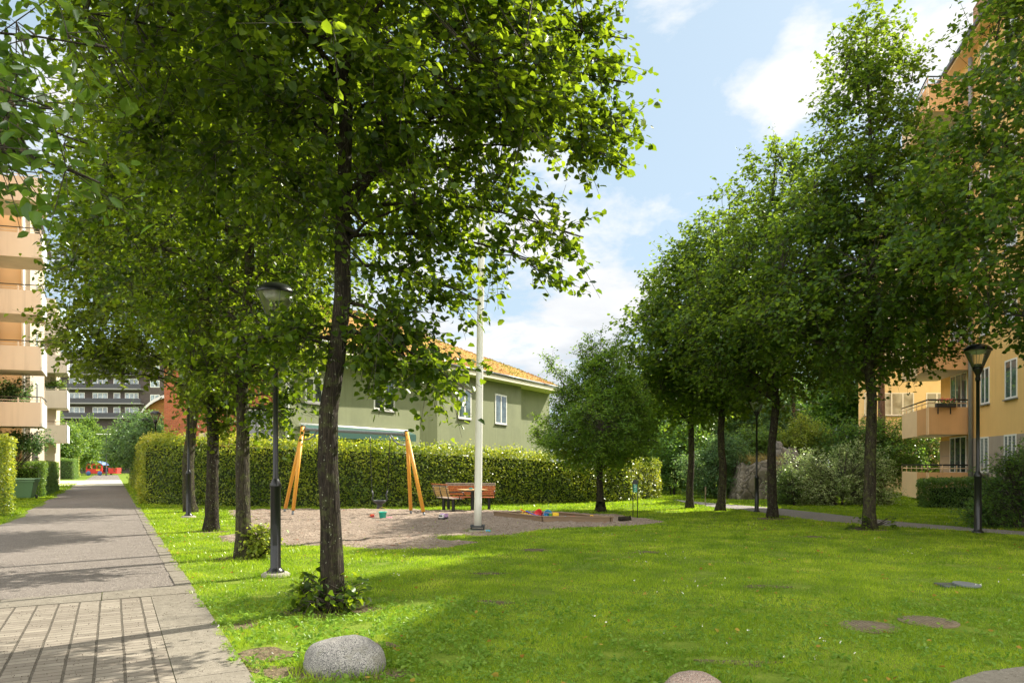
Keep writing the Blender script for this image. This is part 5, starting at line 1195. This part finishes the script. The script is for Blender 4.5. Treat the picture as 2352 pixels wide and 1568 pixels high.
# rock outcrop
m = bpy.data.materials.new('weathered rock'); m.use_nodes = True; t = NT(m.node_tree); co = t.add('ShaderNodeTexCoord').outputs['Object']
c = t.ramp(t.noise(co, 1.6, 8, .65), [(.32, (.08, .07, .055)), (.48, (.17, .15, .12)), (.60, (.25, .22, .18)), (.74, (.19, .14, .09))])
vo = t.add('ShaderNodeTexVoronoi', {'Vector': t.add('ShaderNodeMapping', {0: t.add('ShaderNodeVectorMath', {0: co, 1: t.add('ShaderNodeTexNoise', {'Vector': co, 'Scale': 1.5}).outputs['Color']}, operation='ADD').outputs[0], 3: (1.3, 1.3, .9)}).outputs[0], 'Scale': 1.1}, feature='DISTANCE_TO_EDGE').outputs[0]
c = t.mix(t.maprange(vo, 0, .035, .85, 0), c, (.03, .026, .02, 1))
hh = t.math('ADD', t.math('MINIMUM', t.math('MULTIPLY', vo, 3.0), .4), t.math('MULTIPLY', t.noise(co, 4, 8, .6), .5))
b = t.add('ShaderNodeBsdfPrincipled', {'Base Color': c, 'Roughness': .9, 'Normal': t.add('ShaderNodeBump', {'Height': hh, 'Strength': .8, 'Distance': .15}).outputs[0]})
t.add('ShaderNodeOutputMaterial', {0: b}); M_ROCK = m
def rock(c, r, seed, nm='rock_face'):
    mb = MB(); nu, nv = 56, 34
    for j in range(nv + 1):
        th = math.pi * .62 * j / nv
        for i in range(nu):
            ph = 2 * math.pi * i / nu; d = Vector((math.sin(th) * math.cos(ph), math.sin(th) * math.sin(ph), math.cos(th)))
            e = Vector([math.copysign(abs(q) ** .62, q) for q in d])
            k = 1 + .20 * noise.noise(d * 1.6 + Vector((seed, 0, 0))) + .10 * noise.cell(d * 2.3 + Vector((0, seed, 0))) + .05 * noise.noise(d * 5)
            mb.v.append(tuple(Vector((e.x * r[0] * k, e.y * r[1] * k, e.z * r[2] * k)) + Vector(c)))
    for j in range(nv):
        for i in range(nu): a = j * nu + i; b = j * nu + (i + 1) % nu; mb.f.append((a, a + nu, b + nu, b)); mb.smooth.append(True)
    return mb
rk = empty('rock_outcrop', tuple(P3(1750, 32.5)), 0, 'bare brown rock outcrop with dry grass on top, behind the park lamp', 'rock')
rock((-.35, .5, .1), (.95, .9, 1.62), 2).build('rock_face', M_ROCK, rk); rock((.75, .6, .1), (.7, .8, 1.75), 5).build('rock_face', M_ROCK, rk); rock((1.45, 1.1, .1), (.55, .8, 2.35), 9).build('rock_face', M_ROCK, rk)
g_ = np.random.default_rng(8); N = 700; P = np.stack([g_.normal(.25, .45, N), g_.normal(.4, .3, N), g_.uniform(1.45, 1.85, N)], 1)
STRAW = leaf_mat('dry straw', [(0, (.30, .24, .06)), (1, (.50, .38, .16))], [(0, (.4, .3, .1)), (1, (.6, .5, .2))], gloss=.02)
BLD = (np.array([[0, 0, 0], [.3, .03, 0], [1, 0, .2], [.3, -.03, 0]]), [0, 3, 2, 1])
leaves_obj('dry_grass', P, np.stack([g_.normal(size=N), g_.normal(size=N), g_.normal(size=N) * .3], 1), .38, STRAW, rk, BLD, droop=-1.2, kind='stuff')

# trees round the far end of the left path
pg = 'light green park trees at the far end of the path'
def park(x, Y, h, wd, label, m, seed, n=300, ls=.22, z0=1.6):
    tree('park_tree', label, 'tree', P3(x, Y), [(z0, wd * .4, wd * .4), (z0 + (h - z0) * .3, wd, wd), (h * .7, wd * .8, wd * .8), (h, .3, .3)], n, 5, 8, ls, m, BARKM, .14, clump_r=.7, group=pg, limbs=8, seed=seed, flare=1.1, wob=.2)
park(120, 84, 8.0, 3.6, 'tallest pale green tree beside the peach balconies at the end of the path', PARK, 61, 420)
park(168, 95, 7.6, 3.4, 'pale green tree behind the far clipped hedges', PARK, 62, 360)
park(205, 112, 9.4, 3.2, 'feathery pale tree behind the red play train', PARK, 63, 360)
park(255, 118, 8.0, 4.4, 'pale tree right behind the thin path lamp', PARK, 64, 360)
park(228, 128, 7.0, 4.5, 'low shaded tree behind the wire fence', DARKL, 65, 300, z0=.8)
park(318, 52, 5.6, 2.2, 'grey green bushy tree left of the pair of park lamps', BLUEL, 66, 380, .13)
park(345, 48, 5.0, 1.8, 'round grey green tree in front of the arched roof', BLUEL, 67, 260, .13)
park(55, 98, 9.0, 4.0, 'dark green tree showing under the peach balconies', DARKL, 68, 300)
shrub('balcony_vine', 'leafy vine growing over the lower left balcony', 'plant', Vector((W(12, 0, 34).x, 34.3, 4.0)), [((0, 0, 1.0), (1.25, .5, .7), 90)], .12, BLUEL, 7, 4, .3, seed=20)
shrub('wall_shrub', 'shrub with drooping leaves under the lowest peach balcony', 'shrub', Vector((W(20, 0, 34).x, 34.0, 0)), [((.2, 0, 2.7), (2.0, .7, .55), 120), ((-.9, 0, 1.5), (.8, .5, 1.2), 60)], .12, BLUEL, 7, 4, .3, seed=21)
shrub('balcony_plant', 'green bush on the upper far peach balcony', 'plant', Vector((W(120, 0, 53).x, 53, 6.6)), [((0, 0, .75), (.9, .5, .6), 50)], .14, PARK, 7, 4, .3, seed=22)
o = empty('wire_fence', tuple(P3(180, 121)), 0, 'dark wire fence behind the red play train', 'fence')
mb = MB()
for k in range(23): mb.box(k * .6 - .02, k * .6 + .02, 0, .04, 0, 2.0)
for k in range(5): mb.box(0, 13.2, .0401, .05, .2 + .42 * k, .23 + .42 * k)
mb.build('wire_panel', M_DGR, o)

# ================================================================== grass
GRASS = leaf_mat('grass blade', [(0, (.085, .16, .018)), (.45, (.25, .35, .028)), (.88, (.47, .53, .05)), (1, (.62, .54, .20))], [(0, (.22, .40, .01)), (.8, (.50, .70, .02)), (1, (.7, .62, .15))], gloss=.04, vscale=1.3, vamp=1.5)
CLOV = leaf_mat('clover leaf', [(0, (.10, .20, .02)), (1, (.25, .36, .06))], [(0, (.2, .38, .03)), (1, (.36, .55, .08))], gloss=.06)
g = np.random.default_rng(99)
VV, RN = [], []
def lawn_mask(P):
    s = (P[:, 0] - O_P.x) * PR.x + (P[:, 1] - O_P.y) * PR.y; t = (P[:, 0] - O_P.x) * PF.x + (P[:, 1] - O_P.y) * PF.y
    k = (s > -.03 + .07 * np.sin(t * 9) * np.sin(t * 3.3) + .04 * np.sin(t * 2.1)) | ((s < -3.4) & (t > 2.0))
    jx = P + g.normal(size=P.shape) * np.where(g.random((len(P), 1)) < .3, .38, .10)
    k &= ~inpoly(jx, SANDP) | (g.random(len(P)) < .004)
    k &= ~inpoly(P + g.normal(size=P.shape) * .03, PATH2); k &= ~inpoly(P, PAV)
    for (x, y, rx, ry) in BARE: k &= (((P[:, 0] - x) / rx) ** 2 + ((P[:, 1] - y) / ry) ** 2 > g.uniform(.45, 1.15, len(P)))
    n = np.sin(P[:, 0] * 2.1 + 1.3 * np.sin(P[:, 1] * 1.7)) * np.sin(P[:, 1] * 2.7 + 1.1 * np.sin(P[:, 0] * 1.3)) + .5 * np.sin(P[:, 0] * 7.3 + P[:, 1] * 3.1) * np.sin(P[:, 1] * 6.1 - P[:, 0] * 2.7)
    k &= g.random(len(P)) < np.clip(1.0 - .5 * (n < -.80) - .7 * (n < -1.05), .03, 1)
    return k, n
for (y0, y1, dens, wd, hh) in ((4.3, 7.5, 5200, .0045, .042), (7.5, 11, 2600, .0075, .044), (11, 17, 1100, .013, .05), (17, 26, 420, .024, .055), (26, 36, 160, .045, .06), (36, 60, 30, .09, .08)):
    xm = y1 * .76 + .8; N = int((y1 - y0) * 2 * xm * dens)
    P = np.stack([g.uniform(-xm, xm, N), g.uniform(y0, y1, N)], 1); P = P[np.abs(P[:, 0]) < P[:, 1] * .75 + .8]
    k, n = lawn_mask(P); P, n = P[k], n[k]; N = len(P)
    tuft = .75 + .35 * np.sin(P[:, 0] * 3.1 + P[:, 1]) * np.sin(P[:, 1] * 2.3 - P[:, 0]) + .3 * np.sin(P[:, 0] * 11) * np.sin(P[:, 1] * 9)
    h = hh * g.uniform(.5, 1.3, N) * np.clip(tuft, .45, 1.5); a = g.uniform(0, 2 * math.pi, N); ln = g.uniform(.1, .9, N) * h
    sx, sy = -np.sin(a) * wd / 2, np.cos(a) * wd / 2; a2 = g.uniform(0, 2 * math.pi, N)
    v0 = np.stack([P[:, 0] - sx, P[:, 1] - sy, np.zeros(N)], 1); v1 = np.stack([P[:, 0] + sx, P[:, 1] + sy, np.zeros(N)], 1)
    v2 = np.stack([P[:, 0] + np.cos(a2) * ln, P[:, 1] + np.sin(a2) * ln, h], 1)
    VV.append(np.stack([v0, v1, v2], 1).reshape(-1, 3)); r_ = np.clip(g.random(N) * .62 + .26 * n + .10 * np.sin(P[:, 0] * .8 + 1) * np.sin(P[:, 1] * .9 + P[:, 0] * .3) + .18, 0, .97); r_[g.random(N) < .03] = 1.0; RN.append(np.repeat(r_, 3))
V = np.vstack(VV); np_mesh('grass', V, np.arange(len(V)), 3, GRASS, rnd=np.concatenate(RN), kind='stuff')
T_ = []
for (cx, cy, rr, n_) in [(G(792, 1535).x, G(792, 1535).y, .31, 420), (G(1583, 1590).x, G(1583, 1590).y, .25, 260), (T1.x, T1.y, .2, 120), (T2.x, T2.y, .2, 160), (T3.x, T3.y, .24, 160), (RA.x, RA.y, .2, 160), (RB.x, RB.y, .2, 160), (G(633, 1322).x, G(633, 1322).y, .22, 300), (G(1097, 1221).x, G(1097, 1221).y, .26, 160), (G(2246, 1228).x, G(2246, 1228).y, .12, 120)]:
    a = g.uniform(0, 2 * math.pi, n_); q = rr * g.uniform(.92, 1.35, n_); T_.append(np.stack([cx + q * np.cos(a), cy + q * np.sin(a)], 1))
T_ = np.vstack(T_); N = len(T_); h = g.uniform(.04, .11, N); a = g.uniform(0, 6.28, N); b_ = g.uniform(0, 6.28, N)
tw = np.stack([np.column_stack([T_[:, 0] - np.cos(a) * .004, T_[:, 1] - np.sin(a) * .004, np.zeros(N)]), np.column_stack([T_[:, 0] + np.cos(a) * .004, T_[:, 1] + np.sin(a) * .004, np.zeros(N)]), np.column_stack([T_[:, 0] + np.cos(b_) * h * .5, T_[:, 1] + np.sin(b_) * h * .5, h])], 1).reshape(-1, 3)
np_mesh('grass_tufts', tw, np.arange(len(tw)), 3, GRASS, rnd=np.repeat(g.random(N) * .8, 3), kind='stuff')
# clover and weeds, mostly low rosettes near the camera
def scatter(n, y0, y1, fn):
    P = np.stack([g.uniform(-1, 1, n * 3), g.uniform(y0, y1, n * 3)], 1); P[:, 0] *= P[:, 1] * .76 + .5
    k, nn = lawn_mask(P); k &= fn(P); return P[k][:n]
patch = lambda P: (np.sin(P[:, 0] * 1.9 + 2) * np.sin(P[:, 1] * 2.6 + P[:, 0]) > .25)
P = scatter(14000, 4.3, 11, patch); q = np.column_stack([P, g.uniform(.015, .05, len(P))])
leaves_obj('clover', q, np.array([0, 0, 1.0]) + g.normal(size=q.shape) * .45, .022, CLOV, None, DIAM, kind='stuff')
P = scatter(3600, 4.4, 8.2, lambda P: (P[:, 0] < -.2) | (g.random(len(P)) < .45)); q = np.column_stack([P, g.uniform(.01, .05, len(P))]); q = np.repeat(q, 3, 0) + g.normal(size=(len(q) * 3, 3)) * .008
leaves_obj('weeds', q, np.array([0, 0, .8]) + g.normal(size=q.shape) * .5, .042, CLOV, None, OVATE, droop=0, kind='stuff')
P = scatter(420, 5, 22, lambda P: np.sin(P[:, 0] * 1.4 + 2 * np.sin(P[:, 1] * .9)) * np.sin(P[:, 1] * 1.1 + 1) > .55); q = np.column_stack([P, g.uniform(.05, .07, len(P))])
leaves_obj('clover_flowers', np.repeat(q, 3, 0) + g.normal(size=(len(q) * 3, 3)) * .004, g.normal(size=(len(q) * 3, 3)), .014, plain('white petals', (.75, .73, .66), .8), None, DIAM, kind='stuff')
P = scatter(420, 4.6, 20, lambda P: g.random(len(P)) < .9); S_ = np.column_stack([g.uniform(-7, -2, 60), g.uniform(5, 9, 60)]); q = np.vstack([np.column_stack([P, g.uniform(.03, .05, len(P))])])
FALL = leaf_mat('fallen leaf', [(0, (.30, .14, .03)), (1, (.50, .38, .08))], [(0, (.4, .2, .03)), (1, (.6, .5, .1))], gloss=.02)
leaves_obj('fallen_leaves', q, np.array([0, 0, 1.0]) + g.normal(size=q.shape) * .35, .045, FALL, None, HEART, kind='stuff')
# grit on the paving
s = np.column_stack([g.uniform(-4.5, 0, 2600), g.uniform(-4.6, -.1, 2600)]); W3 = np.array([tuple(PL(a, b, .018)) for a, b in s])
leaves_obj('grit', W3, g.normal(size=W3.shape), .011, plain('dark grit', (.10, .08, .06), .9), None, DIAM, kind='stuff')
